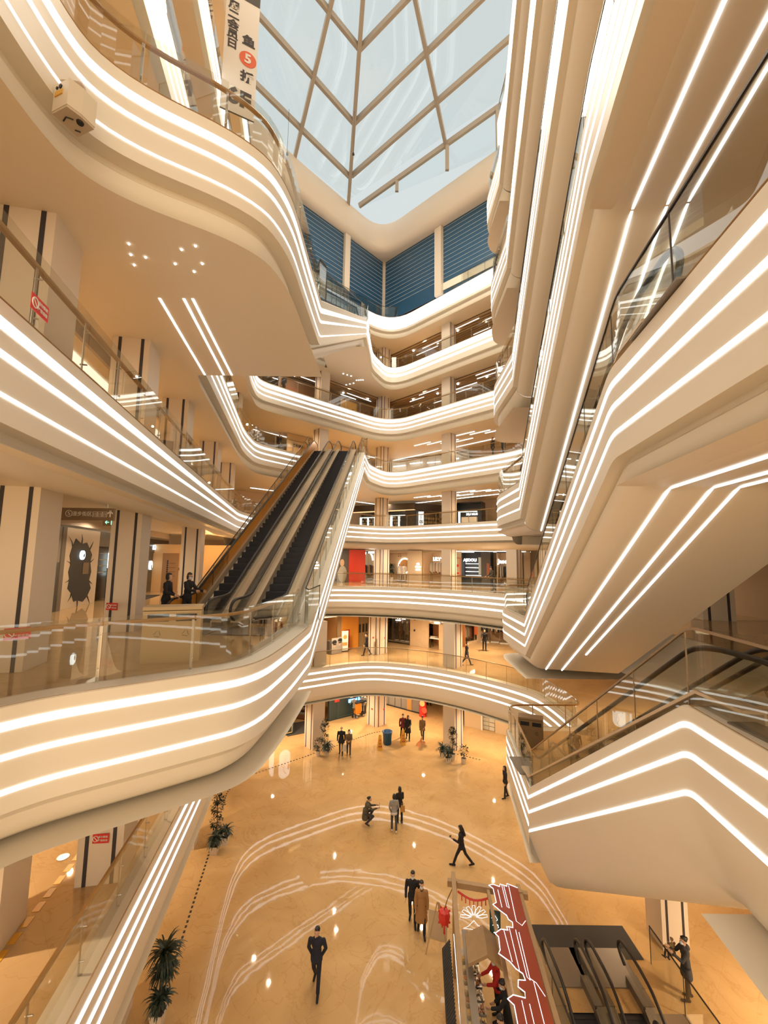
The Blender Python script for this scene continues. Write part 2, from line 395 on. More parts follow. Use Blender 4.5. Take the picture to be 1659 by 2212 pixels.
ST5 = [(-0.29, .165), (-0.72, .085), (-1.235, .045)]
def land(path, k):                                # where a far balcony edge turns into the landing of the escalator above it
    return min(range(len(path)), key=lambda i: (Vector(path[i]) - Vector((ESC[k][3][0] + 1.6, ESC[k][3][1] + 1.2, Z[k + 2]))).length)
LS = [(-0.26, .085), (-0.62, .075), (-1.05, .06)]
def near(path, q): return min(range(len(path)), key=lambda i: (Vector(path[i]) - Vector(q)).length)
rim('trim_1', PATHS['L2'], PROF2, [(-0.25, .12), (-0.68, .11), (-1.10, .10)], 'lowest curved cream balcony edge, the one bulging over the open floor')
il = land(PATHS['L3far'], 1); rim('trim_2', PATHS['L3far'][:il + 1], PROF, [(-0.24, .12), (-0.62, .12), (-1.02, .12)], 'cream balcony edge below the clothes shops, one storey above the bulging edge')
rim('trim_40', PATHS['L3far'][il:], PROFE, LS, 'cream edge of the small escalator landing on the third storey at right')
ig = near(PATHS['L3G'], (*G1, Z[5])) + 4
rim('trim_3', PATHS['L3G'][:ig + 1], PROF, [(-0.24, .125), (-0.70, .085), (-1.20, .075)], 'cream edge sweeping from the near left balcony up beside the long black escalators')
il = land(PATHS['L3G'], 3); rim('trim_15', PATHS['L3G'][ig:il + 1], PROF, [(-0.12, .27), (-0.64, .16), (-1.08, .12)], 'cream balcony edge at the head of the long black escalators')
rim('trim_41', PATHS['L3G'][il:], PROFE, LS, 'cream edge of the small escalator landing on the fifth storey at right')
i4 = near(PATHS['L4'], (-9.6, 29.4, Z[4]))
rim('trim_4', PATHS['L4'][:i4 + 1], PROF4, [(-0.23, .14), (-0.61, .085), (-1.10, .05)], 'long cream balcony edge running along the left gallery under the big soffit')
il = land(PATHS['L4'], 2); rim('trim_24', PATHS['L4'][i4:il + 1], PROF4F, ST, 'cream balcony edge below the dark corner shop')
rim('trim_42', PATHS['L4'][il:], PROFE, LS, 'cream edge of the small escalator landing on the fourth storey at right')
i7 = near(PATHS['L5F'], (*F1, Z[7])) + 4
rim('trim_5', PATHS['L5F'][:i7 + 1], PROF, ST5, 'big wavy cream balcony edge hanging at the upper left with three light strips')
il = land(PATHS['L5F'], 5); rim('trim_16', PATHS['L5F'][i7:il + 1], PROF, [(-0.06, .52), (-0.78, .24)], 'cream balcony edge with two broad bright bands, one storey below the shutters')
rim('trim_43', PATHS['L5F'][il:], PROFE, LS, 'cream edge of the small escalator landing on the seventh storey at right')
rim('trim_6', PATHS['L5far'], PROF, [(-0.20, .17), (-0.64, .11), (-1.10, .08)], 'short cream edge of the left gallery ending at the top of the black escalators')
i6 = near(PATHS['L6'], (-9.7, 29.6, Z[6]))
rim('trim_25', PATHS['L6'][:i6 + 1], PROF, [(-0.22, .14), (-0.64, .11), (-1.08, .10)], 'cream left gallery edge seen steeply from below behind the wavy balcony, lowest of three')
il = land(PATHS['L6'], 4); rim('trim_7', PATHS['L6'][i6:il + 1], PROF, [(-0.12, .30), (-0.62, .18), (-1.08, .10)], 'cream balcony edge two storeys below the blue shutters, with slatted ceiling behind')
rim('trim_44', PATHS['L6'][il:], PROFE, LS, 'cream edge of the small escalator landing on the sixth storey at right')
rim('trim_26', PATHS['L7left'], PROF, [(-0.15, .30), (-0.70, .18), (-1.08, .10)], 'cream left gallery edge seen steeply from below behind the wavy balcony, middle of three')
rim('trim_8', PATHS['L8'], PROF, [(-0.06, 1.28)], 'glowing white balcony edge directly below the blue shutters', LEDB)
for k in range(6):
    rim('trim_%d' % (9 + k), PATHS['E%d' % k], PROFE0 if k == 0 else PROFE, [(-0.26, .085), (-0.62, .075), (-1.05, .06)] if k else [(-0.26, .085), (-0.72, .085), (-1.30, .08)],
        ['cream side of the lowest right-hand escalator, zigzag strips above the food stall', 'cream side of the second right-hand escalator, its brown underside lit by three strips',
         'cream side of the third right-hand escalator climbing to the upper right', 'cream side of the fourth right-hand escalator from the floor', 'cream side of the fifth right-hand escalator, narrow in view',
         'cream side of the topmost right-hand escalator beside the skylight'][k])

# ---- floor and ceiling slabs of each level
def slab(k, poly, name_f='floor', name_c='ceiling', fm=None, cm=None, lab='', cz=CEIL, both=True):
    me = [Vector((p[0], p[1], 0)) for p in poly]
    out = []
    for nm, z, m, flip in ((name_f, Z[k] - 0.002, fm or FLOORU, False), (name_c, Z[k] - cz, cm or SOFF, True)):
        if not both and nm == name_f: continue
        bm = bmesh.new(); vs = [bm.verts.new((p.x, p.y, z)) for p in me]
        es = [bm.edges.new((vs[i], vs[(i + 1) % len(vs)])) for i in range(len(vs))]
        bmesh.ops.triangle_fill(bm, use_beauty=True, edges=es)
        for f in bm.faces:
            if (f.normal.z < 0) != flip: f.normal_flip()
        ms = bpy.data.meshes.new(nm); bm.to_mesh(ms); bm.free(); ms.materials.append(m)
        o = bpy.data.objects.new(nm, ms); COL.objects.link(o)
        struct(o, ('floor ' if nm == name_f else 'ceiling below the floor ') + lab, nm.split('_')[0]); out.append(o)
    return out
def xy(path): return [(p[0], p[1]) for p in path]
def cut(path, z):                                 # only the part of a path lying on one level
    return [(p[0], p[1]) for p in path if abs(p[2] - z) < 0.02]
BR, BL = [(20, 21.2), (20, 56), (-20, 56)], [(-20, -4)]
slab(2, xy(PATHS['L2']) + [(8.3, 14.75), (20, 14.75)] + BR[1:] + BL + [(-3.7, -4)], lab='of the second storey')
slab(3, xy(PATHS['L3far']) + [(8.9, 16.7), (20, 16.7)] + BR[1:] + [(-20, 14.8)], lab='of the third storey around the far side')
slab(3, cut(PATHS['L3G'], Z[3]) + [(-2.4, 14.8), (-20, 14.8), (-20, 4.5)], lab='of the third storey at the near left')
slab(4, xy(PATHS['L4']) + [(8.5, 15.75), (20, 15.75)] + BR[1:] + BL + [(-3.1, -4)], lab='of the fourth storey', cz=1.7)
slab(5, cut(PATHS['L3G'], Z[5]) + [(8.5, 15.95), (20, 15.95)] + BR[1:] + xy(PATHS['L5far']) [:0] + [(-20, 13.4)] + xy(PATHS['L5far']) + [(-5.9, 32.2)], lab='of the fifth storey around the far side')
slab(5, cut(PATHS['L5F'], Z[5]) + [(-2.15, 13.4), (-20, 13.4), (-20, 0), (-4.3, 0)], lab='of the fifth storey at the near left')
slab(6, xy(PATHS['L6']) + [(8.5, 16.3), (20, 16.3)] + BR[1:] + [(-20, 0)], lab='of the sixth storey')
slab(7, cut(PATHS['L5F'], Z[7]) + [(8.8, 17.7), (20, 17.7)] + BR[1:] + [(-20, 35.2), (-5.2, 35.2), (-5.2, 31.3)], lab='of the seventh storey')
slab(8, xy(PATHS['L8']) + [(20, 14)] + BR[1:] + [(-20, 0)], lab='of the top storey')
slab(7, xy(PATHS['L7left']) + [(-20, 35.2), (-20, 0)], lab='of the seventh storey at the left')
for k in range(6):                                # near landings on the right
    e = cut(PATHS['E%d' % k], Z[k + 3])
    slab(k + 3, e + [(14.5, e[-1][1]), (14.5, e[0][1])], lab='of the right-hand landing on storey %d' % (k + 3), cz=1.87 if k else 3.02)
for k in range(3, 9):                             # right-hand galleries behind the escalators
    rp = [(9.0, 16.6, Z[k]), (9.0, 0, Z[k])]
    o = MB().sweep(rp, [(-.1, 0), (0, 0), (0, -1.9), (-.1, -1.9)]).obj('trim_%d' % (25 + k), PAINT); struct(o, 'plain cream edge of the right gallery behind the escalators, storey %d' % k, 'balcony edge')
    slab(k, [(9.0, 0), (20, 0), (20, 16.6), (9.0, 16.6)], lab='of the right gallery on storey %d' % k, cz=1.9)
# ground floor with the escalator well
fl = [(-22, -6), (4.95, -6), (4.95, 13.5), (8.9, 13.5), (8.9, -6), (22, -6), (22, 52), (-22, 52)]
bm = bmesh.new(); vs_ = [bm.verts.new((x, y, Z[1])) for x, y in fl]
es_ = [bm.edges.new((vs_[i], vs_[(i + 1) % len(vs_)])) for i in range(len(vs_))]
bmesh.ops.triangle_fill(bm, use_beauty=True, edges=es_)
for f in bm.faces:
    if f.normal.z < 0: f.normal_flip()
ms_ = bpy.data.meshes.new('floor'); bm.to_mesh(ms_); bm.free(); ms_.materials.append(FLOOR)
o_ = bpy.data.objects.new('floor', ms_); COL.objects.link(o_); struct(o_, 'polished orange beige marble floor of the open hall', 'floor')

# ---- outer walls
WALL = mat('shop_wall', (0.62, 0.46, 0.30), 0.5)
WALLG = mat('left_wall', (0.55, 0.50, 0.44), 0.45)
def wallbox(name, a, b, z0, z1, m, label, t=0.25):
    a, b = Vector((*a, 0)), Vector((*b, 0)); d = (b - a).normalized(); n = Vector((-d.y, d.x, 0)) * t
    P = [a, b, b + n, a + n]
    o = MB().prism([(p.x, p.y) for p in P], z0, z1).obj(name, m); struct(o, label, 'wall'); return o
wallbox('wall_left', (-11.6, -4), (-15.75, 36), Z[1], 31, WALLG, 'outer wall behind the left galleries', 0.3)
wallbox('wall_back_left', (-17.5, 34.0), (0.0, 51.5), Z[1], 31, WALL, 'shop wall behind the far left galleries')
wallbox('wall_back_right', (0.0, 51.5), (20, 33), Z[1], 31, WALL, 'shop wall behind the far right galleries')
wallbox('wall_right', (15.5, 35), (15.5, -6), Z[1], 31, WALL, 'outer wall behind the right galleries', 0.3)

# ---- ring below the skylight, top ceiling
RING = fillet([(-10.5, 28.9, 31), (-8.1, 32.0, 31), (-0.66, 40.1, 31), (9.6, 30.6, 31), (12.5, 27.5, 31), (12.5, 10, 31), (-10.5, 10, 31), (-10.5, 28.9, 31)], [0, 2, 2.6, 1, 2, 2, 2, 0])
RPROF = [(-1.2, 0.0), (-0.5, 0.06), (-0.15, 0.25), (0.0, 0.6), (0, 2.9), (-0.06, 2.98), (-0.3, 3.0), (-1.0, 3.0)]
RINGM = mat('ring_paint', (0.74, 0.66, 0.56), 0.45)
o = autosmooth(MB().sweep(RING, RPROF).obj('trim_23', RINGM), 40); struct(o, 'rounded cream ring below the glass roof', 'ring')
rp_ = xy(RING)[:-1]
outer_ = [(-22, 8), (22, 8), (22, 50), (-22, 50)]
bm = bmesh.new()
for loop in (offset2(RING[:-1] , -1.1), [Vector((x, y, 31)) for x, y in outer_]):
    vv = [bm.verts.new((p.x, p.y, 31.0)) for p in loop]
    for i in range(len(vv)): bm.edges.new((vv[i], vv[(i + 1) % len(vv)]))
bmesh.ops.triangle_fill(bm, use_beauty=True, edges=bm.edges[:])
for f in bm.faces:
    if f.normal.z > 0: f.normal_flip()
ms_ = bpy.data.meshes.new('ceiling'); bm.to_mesh(ms_); bm.free(); ms_.materials.append(RINGM)
o_ = bpy.data.objects.new('ceiling_top', ms_); COL.objects.link(o_); struct(o_, 'cream ceiling strip above the blue shutters', 'ceiling')
# ================================================================= glass roof
A_ = Vector((-0.96, 18.27, 40.0)); B_ = Vector((-3.854, 36.74, 34.0)); C_ = Vector((9.208, 30.92, 37.668)); D_ = Vector((-8.64, 31.86, 34.0))
STEELB = mat('roof_steel', (0.40, 0.355, 0.30), 0.5)
roof = thing('skylight', 'pitched glass roof with slanting grey steel bars over the atrium', 'skylight', (0, 18, 34)); roof['kind'] = 'structure'
def roofbar(pts, w=0.26, h=0.5):
    mb = MB()
    for a, b in zip(pts, pts[1:]): mb.bar(Vector(a) - Vector((0, 18, 34)), Vector(b) - Vector((0, 18, 34)), w, h)
    return mb.obj('roof_bar', STEELB, roof)
def ext(a, b, t): a, b = Vector(a), Vector(b); return a + (b - a) * t
roofbar([ext(A_, B_, -0.0), B_ + (B_ - A_) * 0.02], .3, .55)
roofbar([A_, Vector((-8.1, 32.24, 34.05)), ext(A_, (-8.1, 32.24, 34.05), 1.04)])
roofbar([A_, Vector((5.08, 33.25, 36.36)), ext(A_, (5.08, 33.25, 36.36), 1.0)])
for a, b, t in [((-2.84, 37.0, 33.95), C_, 1.35), ((-3.41, 34.63, 34.78), (8.14, 27.58, 38.52), 1.3), ((-2.92, 30.9, 35.9), (6.09, 25.22, 38.93), 1.5), ((-2.27, 26.8, 37.25), (1.02, 24.77, 38.33), 3.0)]:
    roofbar([a, ext(a, b, t)], .24, .45)
for a, b, t in [((-3.55, 34.65, 34.7), (-9.18, 28.25, 34.86), 1.4), ((-2.92, 30.95, 35.9), (-8.2, 24.94, 36.06), 1.4), ((-2.27, 26.8, 37.25), (-4.88, 24.03, 37.27), 2.6)]:
    roofbar([a, ext(a, b, t)], .24, .45)
# vertical posts of the low side glazing on the right
for t in (0.30, 0.66, 0.985):
    q = ext((-2.84, 37.0, 33.95), C_, t); roofbar([(q.x, q.y, 33.8), q], .22, .3)
mb = MB(); off = Vector((0, 18, 34)); up = Vector((0, 0, .32))
R1 = ext((-2.84, 37.0, 33.95), C_, 1.4)
def facet(pts, name='glass_pane'): return MB().poly3([Vector(p) - off + up for p in pts], 0.03).obj(name, SKYGL, roof)
facet([A_, B_, R1, R1 + (A_ - B_)]); facet([A_, (-5, 12, 40), ext((-3.55, 34.65, 34.7), (-9.18, 28.25, 34.86), 1.8), (-11.5, 29.5, 34), D_, B_])
MB().poly3([Vector((-2.84, 37.0, 33.7)) - off, Vector((R1.x, R1.y, 33.7)) - off, R1 - off, Vector((-2.84, 37.0, 33.95)) - off], 0.03).obj('glass_pane', SKYGL, roof)
# thin wires with a small weight below the roof
for (px, py, zz, l) in ((-7.6, 28.0, 33.0, 3.0), (-2.85, 30.0, 35.8, 3.6)):
    w = MB().tube([(0, 0, -l), (0, 0, .6)], .012, 5).obj('hanging_wire', DARKM, roof); w.location = (px, py - 18, zz - 34)
    MB().lathe((0, 0, -l - .25), [(0, 0), (.1, .05), (.07, .2), (0, .3)], 8).obj('weight', DARKM, w)

# ================================================================= blue shutters
BLUE = mat('blue_shutter', (0.018, 0.075, 0.15), 0.4, noise=0.12, nscale=1.5)
BLUEL = mat('shutter_gap', (0.42, 0.47, 0.50), 0.4)
SC = Vector((-0.35, 41.05, 0)); SL = Vector((-8.1, 33.2, 0)); SR = Vector((9.4, 32.3, 0))
dl = (SL - SC).normalized(); dr = (SR - SC).normalized()
def shutter(d, a, b, label):
    p0 = SC + d * a; p1 = SC + d * b; L = (p1 - p0).length; z0, z1 = Z[8] + 0.0, 30.98
    rz = math.atan2(p1.y - p0.y, p1.x - p0.x); inward = -1 if d is dr else 1
    t = thing('roller_shutter', label, 'shutter', ((p0.x + p1.x) / 2, (p0.y + p1.y) / 2, z0), rz, 'blue roller shutters')
    H = z1 - z0
    MB().box((0, 0, H / 2 + .05), (L, .06, H)).obj('curtain', BLUE, t)
    mb = MB()
    for i in range(1, 14): mb.box((0, -0.045 if d is dr else 0.045, 1.15 + i * .42), (L, .03, .03))
    mb.obj('slat_gap', BLUEL, t)
    if a > 5: MB().box((0, -0.06 if d is dr else 0.06, .75), (L, .08, .7)).obj('bottom_rail', PAINT, t)
shutter(dl, 0.25, 4.9, 'blue roller shutter left of the corner post under the glass roof')
shutter(dl, 5.6, 11.0, 'blue roller shutter furthest left, partly behind the hanging escalator')
shutter(dr, 0.25, 6.7, 'blue roller shutter right of the corner post under the glass roof')
shutter(dr, 7.5, 13.2, 'blue roller shutter furthest right, with a cream board along its foot')
for p, w, lab in ((SC, .4, 'slim cream post in the corner between the blue shutters'), (SC + dl * 5.25, .62, 'cream post between the two left blue shutters'), (SC + dr * 7.1, .75, 'cream post between the two right blue shutters')):
    o = MB().box((0, 0, 3.4), (w, w, 6.8), math.radians(45)).obj('column', COLM); o.location = (p.x, p.y, Z[8]); struct(o, lab, 'column')

# ================================================================= columns
def column(x, y, z0, z1, rz, label, w=0.9, allf=False, sign=False):
    """local +x faces the atrium; grooves run up the two faces that look along the gallery"""
    mb = MB(); h = z1 - z0
    mb.box((0, 0, h / 2), (w, w, h)); mb.m = 1
    g = w * 0.085
    for s in (-1, 1):
        for f in (-0.30, 0.30):
            mb.box((f * w, s * (w / 2 + .002), h / 2), (g, .012, h))
            if allf: mb.box((s * (w / 2 + .002), f * w, h / 2), (.012, g, h))
    o = mb.obj('column', [COLM, GROOVE if z0 < 4 and y < 20 else JOINT]); o.location = (x, y, z0); o.rotation_euler = (0, 0, rz)
    struct(o, label, 'column'); return o
JOINT = mat('purple_joint', (0.075, 0.055, 0.10), 0.5)
RZL = math.radians(12)
nm = {1: 'ground floor', 2: 'second storey', 3: 'third storey', 4: 'fourth storey', 5: 'fifth storey', 6: 'sixth storey', 7: 'seventh storey'}
for k in (1, 2, 3, 4, 5, 6, 7):
    z0, z1 = Z[k], Z[k + 1] - CEIL + .02
    if k <= 2: c = [(-0.35, 34.3, PI / 4, 1.05, True), (5.0, 30.4, -PI * .75, .97, False), (-4.6, 30.3, -PI / 4, .97, False)]
    elif k == 3: c = [(-0.15, 37.0, PI / 4, .95, True), (5.2, 33.2, -PI * .75, .85, False), (9.5, 30.5, -PI * .75, .8, False), (11.4, 29.0, -PI * .75, .8, False)]
    else: c = [(-0.25, 42.1, PI / 4, 1.0, True), (5.85, 37.2, -PI * .75, .95, False), (-5.75, 36.4, -PI / 4, .95, False), (11.5, 31.9, -PI * .75, .9, False)]
    lab = ['cream corner column with four dark joints on the %s', 'cream column right of the corner column on the %s', 'cream column left of the corner column on the %s', 'cream column at the far right end of the %s']
    if k == 3: lab = lab[:2] + ['cream column behind the leaning man on the %s', 'cream column at the far right end of the %s']
    for (x, y, rz, w, af), l in zip(c, lab): column(x, y, z0, z1, rz, l % nm[k], w, af)
for k, pts in {1: [(-7.45, 13.0), (-8.75, 20.3), (-9.6, 25.4)], 2: [(-6.55, 10.9), (-8.3, 17.5), (-7.7, 9.0)], 3: [(-7.3, 8.5), (-7.75, 12.8), (-8.75, 19.2)],
               4: [(-6.45, 7.15), (-7.2, 11.5), (-8.2, 16.0), (-9.4, 22.0), (-10.4, 27.0)], 5: [(-9.5, 22.2), (-10.6, 28.3)]}.items():
    for i, (x, y) in enumerate(pts):
        column(x, y, Z[k], Z[k + 1] - (1.69 if k == 3 else CEIL) + .02, RZL, 'cream panelled column with black grooves on the left gallery of the %s, %s from the camera' % (nm[k], ['nearest', 'second', 'third', 'fourth', 'fifth'][i]), .82 if k == 3 else .95)
for (x, y) in ((13.2, 10.6), (13.2, 17)):
    column(x, y, Z[3], Z[4] - CEIL, math.radians(165), 'cream panelled column with black grooves on the right gallery, %s' % ('nearer one' if y < 12 else 'farther one'), 1.1)
column(10.0, 15.9, Z[1], Z[2] - CEIL, 0, 'cream column behind the basement escalators', .9)

# ================================================================= slatted ceilings and linear lights
SLAT = mat('brown_slat', (0.50, 0.34, 0.19), 0.5); SLATB = mat('slat_backing', (0.20, 0.13, 0.07), 0.7)
VLd = (Vector((0.48, 40.75, 0)) - Vector((-7.9, 32.9, 0))).normalized(); VRd = (Vector((9.6, 31.5, 0)) - Vector((0.48, 40.75, 0))).normalized()
VC = Vector((0.48, 40.75, 0))
def band(side, off, a, b):                        # a line parallel to a far balcony edge, set back from it; a..b measured along the edge from the corner
    d = -VLd if side == 'L' else VRd
    n = Vector((-VLd.y, VLd.x, 0)) if side == 'L' else Vector((-VRd.y, VRd.x, 0))
    if n.y < 0: n = -n
    return VC + n * off + d * a, VC + n * off + d * b
for k in (6, 7):
    zc = Z[k + 1] - CEIL - .03
    for side, lab in (('L', 'left'), ('R', 'right')):
        a, b = band(side, 4.1, -2.0, 13); m = (a + b) / 2; rz = math.atan2(b.y - a.y, b.x - a.x)
        pl = MB().box((0, 0, 0), ((b - a).length, 4.8, .02), rz); o = pl.obj('ceiling_slats', SLATB); o.location = (m.x, m.y, zc)
        struct(o, 'brown slatted ceiling on the far %s of the %s' % (lab, nm[k]), 'ceiling')
        mb = MB()
        for i in range(14):
            p, q = band(side, 1.85 + i * .34, -(1.85 + i * .34) if True else 0, 13); p, q = p - m, q - m
            mb.bar((p.x, p.y, -.08), (q.x, q.y, -.08), .13, .12)
        mb.obj('slat', SLAT, o)
        rr = random.Random(k * 3 + len(lab))
        for i in range(7):
            oo = 2.02 + .68 * (i % 5); s0 = rr.uniform(0, 9.5); p, q = band(side, oo, s0, s0 + rr.uniform(1.8, 3.2)); c = (p + q) / 2
            l = MB().bar((p - c), (q - c), .045, .05).obj('linear_light', LED); l.location = (c.x, c.y, zc - .15)
            tag(l, 'slim white linear light in the slatted ceiling on the far %s of the %s' % (lab, nm[k]), 'ceiling light', 'linear lights %s %s' % (lab, nm[k]))
        for i in range(4):
            p, q = band(side, 2.36 + .5 * (i % 2), 1 + i * 2.8, 9); l = MB().lathe((0, 0, -.12), [(0, 0), (.09, 0), (.1, .1)], 12).obj('downlight', DOWN); l.location = (p.x, p.y, zc - .12)
            tag(l, 'small round spotlight in the slatted ceiling on the far %s of the %s' % (lab, nm[k]), 'downlight', 'spotlights %s %s' % (lab, nm[k]))
for k in (3, 4, 5):
    zc = Z[k + 1] - CEIL - .03; rr = random.Random(k)
    for i in range(8):
        p, q = band('R', 2.0 + .55 * (i % 4), 1.5 + i * 1.25, 3.6 + i * 1.25); c = (p + q) / 2
        l = MB().bar(p - c, q - c, .055, .05).obj('linear_light', LED); l.location = (c.x, c.y, zc)
        tag(l, 'slim white linear light in the plain ceiling on the far right of the %s' % nm[k], 'ceiling light', 'linear lights far right %s' % nm[k])
    for side in 'LR':                              # light cove line following the shop wall
        p, q = band(side, 5.2, -4.6, 12); c = (p + q) / 2
        l = MB().bar(p - c, q - c, .06, .05).obj('cove_light', LED); l.location = (c.x, c.y, zc)
        tag(l, 'long thin cove light on the far %s of the %s' % ({'L': 'left', 'R': 'right'}[side], nm[k]), 'ceiling light')
# downlights in the big near soffit
for i, (x, y) in enumerate([(-5.03, 7.49), (-5.17, 7.78), (-4.91, 7.85), (-5.28, 8.08), (-4.07, 7.62), (-3.75, 7.52), (-4.4, 8.03), (-3.83, 8.01), (-4.11, 8.26)]):
    l = MB().lathe((0, 0, -.02), [(0, 0), (.016, 0), (.022, .03)], 14).obj('downlight', DOWN); l.location = (x, y, Z[5] - CEIL)
    tag(l, 'tiny round downlight in the big cream soffit at upper left', 'downlight', 'downlights in the near soffit')
for i in range(10):
    a = i * 2.1; l = MB().lathe((0, 0, -.03), [(0, 0), (.05, 0), (.06, .03)], 10).obj('downlight', DOWN)
    l.location = (-2.7 + .55 * math.cos(a) * (1 + .06 * i) - .1 * i, 37.6 + .8 * math.sin(a) * (1 + .1 * i), Z[7] - CEIL)
    tag(l, 'tiny downlight in the soffit where the hanging escalator arrives', 'downlight', 'downlights under the seventh storey')
# light strips recessed in soffits
def soffit_strip(pts, w, label, parent=None):
    c = sum((Vector(p) for p in pts), Vector()) / len(pts); mb = MB()
    for a, b in zip(pts, pts[1:]): mb.bar(Vector(a) - c, Vector(b) - c, w, .03)
    o = mb.obj('soffit_light', LED, parent); o.location = c; return o
for i, (x0, x1) in enumerate(((-5.35, -6.05), (-4.78, -5.42), (-4.57, -5.15))):
    soffit_strip([(x0, 9.2, Z[5] - CEIL - .0), (x1, 13.35, Z[5] - CEIL - .0)], .055, 'straight light strip under the hanging balcony, %s of three' % ['leftmost', 'middle', 'rightmost'][i], bpy.data.objects['trim_5'])
for k in range(6):
    p0, p1, nr, _ = ESC[k]; zb, zt = Z[k + 2] - (1.9 if k else 3.0) - .012, Z[k + 3] - (1.9 if k else 3.0) - .012
    if k == 0: continue
    d = Vector((nr[0] - p1[0], nr[1] - p1[1], 0)).normalized(); r = Vector((-d.y, d.x, 0)); e = Vector((p1[0] - p0[0], p1[1] - p0[1], 0)).normalized(); re = Vector((-e.y, e.x, 0))
    for i, o_ in enumerate((0.75, 1.32, 1.66)):
        a = Vector((*p0, zb)) + re * o_ - Vector((0, 0, 0)); b = Vector((*p1, zt)) + (re + r) / 2 * o_; c = Vector((*nr, zt)) + r * o_ + d * 3.2
        if i == 2: a = a + (b - a) * .2
        soffit_strip([a, b, c], .045, 'light strip under the %s right-hand escalator, %s of three' % (['', 'second', 'third', 'fourth', 'fifth', 'topmost'][k], ['outer', 'middle', 'inner'][i]), bpy.data.objects['trim_%d' % (9 + k)])

# inner bulkheads and glowing coves of the two left galleries
BULK = mat('bulkhead_paint', (0.40, 0.335, 0.275), 0.5); COVE = emis('cove_glow', (1.0, .86, .64), 1.1)
for k, key, lab in ((5, 'L4', 'fourth'), (4, 'L3G', 'third')):
    pth = lev([(-3.3, 0), (-4.57, 4.7), (-5.92, 10.7), (-9.72, 27.8)], Z[k]) if k == 5 else lev([(-4.4, 0), (-9.1, 20), (-10.6, 27)], Z[k])
    dz = CEIL if k == 5 else 1.7; n0 = -2.15 if k == 5 else -3.0
    o = MB().sweep(pth, [(n0, -dz), (n0, -dz - .32), (n0 - .1, -dz - .32), (n0 - .1, -dz)], closed=True).obj('trim_%d' % (50 + k), BULK); struct(o, 'grey ceiling bulkhead running along the left gallery of the %s storey' % lab, 'bulkhead')
    MB().sweep(pth, [(n0 - .9, -dz - .02), (n0 - .9, -dz - .06), (n0 - 1.2, -dz - .06), (n0 - 1.2, -dz - .02)], closed=True).obj('cove_light', COVE, o)
# ================================================================= glass balustrades
def railing(path, label, rail='wood', h=1.12, step=1.5, inset=-.10, posts=True, hr=1.0, gm=None, group=None):
    P = offset2(path, inset); pts, st = resample(P, step); base = pts[0].copy()
    t = thing('glass_railing', label, 'railing', base, 0, group)
    L = path_len(P); n = len(pts) - 1
    ds = [L * i / n for i in range(n + 1)]
    mb_many = n > 95
    for i in range(n):
        g = .012
        seg = [p - base for p in sub_path(P, ds[i] + g, ds[i + 1] - g)]
        MB().sweep(seg, [(-.006, 0.01), (.006, 0.01), (.006, h), (-.006, h)], closed=True).obj('glass_panel', gm or GLASS, t)
    if posts:
        for i in range(n + 1):
            d = min(max(ds[i], .03), L - .03); q = sub_path(P, max(0, d - .02), min(L, d + .02)); a = q[0] - base; tg = (q[-1] - q[0]); tg.z = 0; tg.normalize()
            nrm = Vector((-tg.y, tg.x, 0))
            mb = MB(); c = a + nrm * .06
            if rail == 'wood':
                mb.bar(c, c + Vector((0, 0, hr - .04)), .012, .05, up=tg); mb.bar(a, c + nrm * .0, .03, .03)
                for z in (.22, .8): mb.tube([a + Vector((0, 0, z)) - nrm * .02, c + Vector((0, 0, z)) + nrm * .03], .014, 6)
            else:
                mb.bar(a, a + Vector((0, 0, h)), .014, .022, up=tg)
            mb.obj('post', STEEL if rail == 'wood' else (BRASS if rail == 'brass' else DARKM), t)
    q = [p - base for p in (offset2(P, -.09) if rail == 'wood' else P)]
    if rail == 'wood': MB().sweep(q, [(-.035, hr - .03), (.035, hr - .03), (.045, hr), (.035, hr + .03), (-.035, hr + .03), (-.045, hr)], closed=True).obj('handrail', WOOD, t)
    elif rail == 'brass': MB().sweep(q, [(-.02, h - .01), (.02, h - .01), (.02, h + .03), (-.02, h + .03)], closed=True).obj('handrail', BRASS, t)
    else: MB().sweep(q, [(-.016, h), (.016, h), (.016, h + .03), (-.016, h + .03)], closed=True).obj('handrail', DARKM, t)
    return t
BRASS = mat('satin_brass', (0.36, 0.255, 0.15), 0.35, 0.7)
def seg_where(path, test):
    out = []; cur = []
    for p in path:
        if test(Vector(p)): cur.append(Vector(p))
        elif len(cur) > 1: out.append(cur); cur = []
        else: cur = []
    if len(cur) > 1: out.append(cur)
    return out
p = PATHS['L2']; i0 = min(range(len(p)), key=lambda i: (Vector(p[i]) - Vector((-8.3, 25, Z[2]))).length)
railing(p[:i0 + 1], 'glass railing with broad oak handrail along the lower left gallery', h=1.15, inset=-.2)
i1 = min(range(len(p)), key=lambda i: (Vector(p[i]) - Vector((8.9, 22.4, Z[2]))).length)
railing(p[i0:i1 + 1], 'curved glass railing on the bulging balcony over the open floor', 'brass', h=1.05)
railing(p[i1:], 'glass railing with oak handrail around the landing with the brown recycling bin', h=1.12)
p = PATHS['L3G']
on3 = seg_where(p, lambda v: abs(v.z - Z[3]) < .15)[0]; on5 = seg_where(p, lambda v: abs(v.z - Z[5]) < .15)[-1]
inc = seg_where(p, lambda v: Z[3] + .02 < v.z < Z[5] - .02)[0]
railing(on3, 'near glass railing with oak handrail in front of the cream recycling box', inset=-.42)
railing([on3[-1]] + inc + [on5[0]], 'sloping glass railing on the right flank of the long black escalators', 'dark', h=1.15, step=1.35, inset=-.22)
railing(on5, 'glass railing at the head of the long escalators on the fifth storey', step=1.7)
railing(PATHS['L3far'][5:], 'glass railing in front of the clothes shops with the red panel', step=1.7)
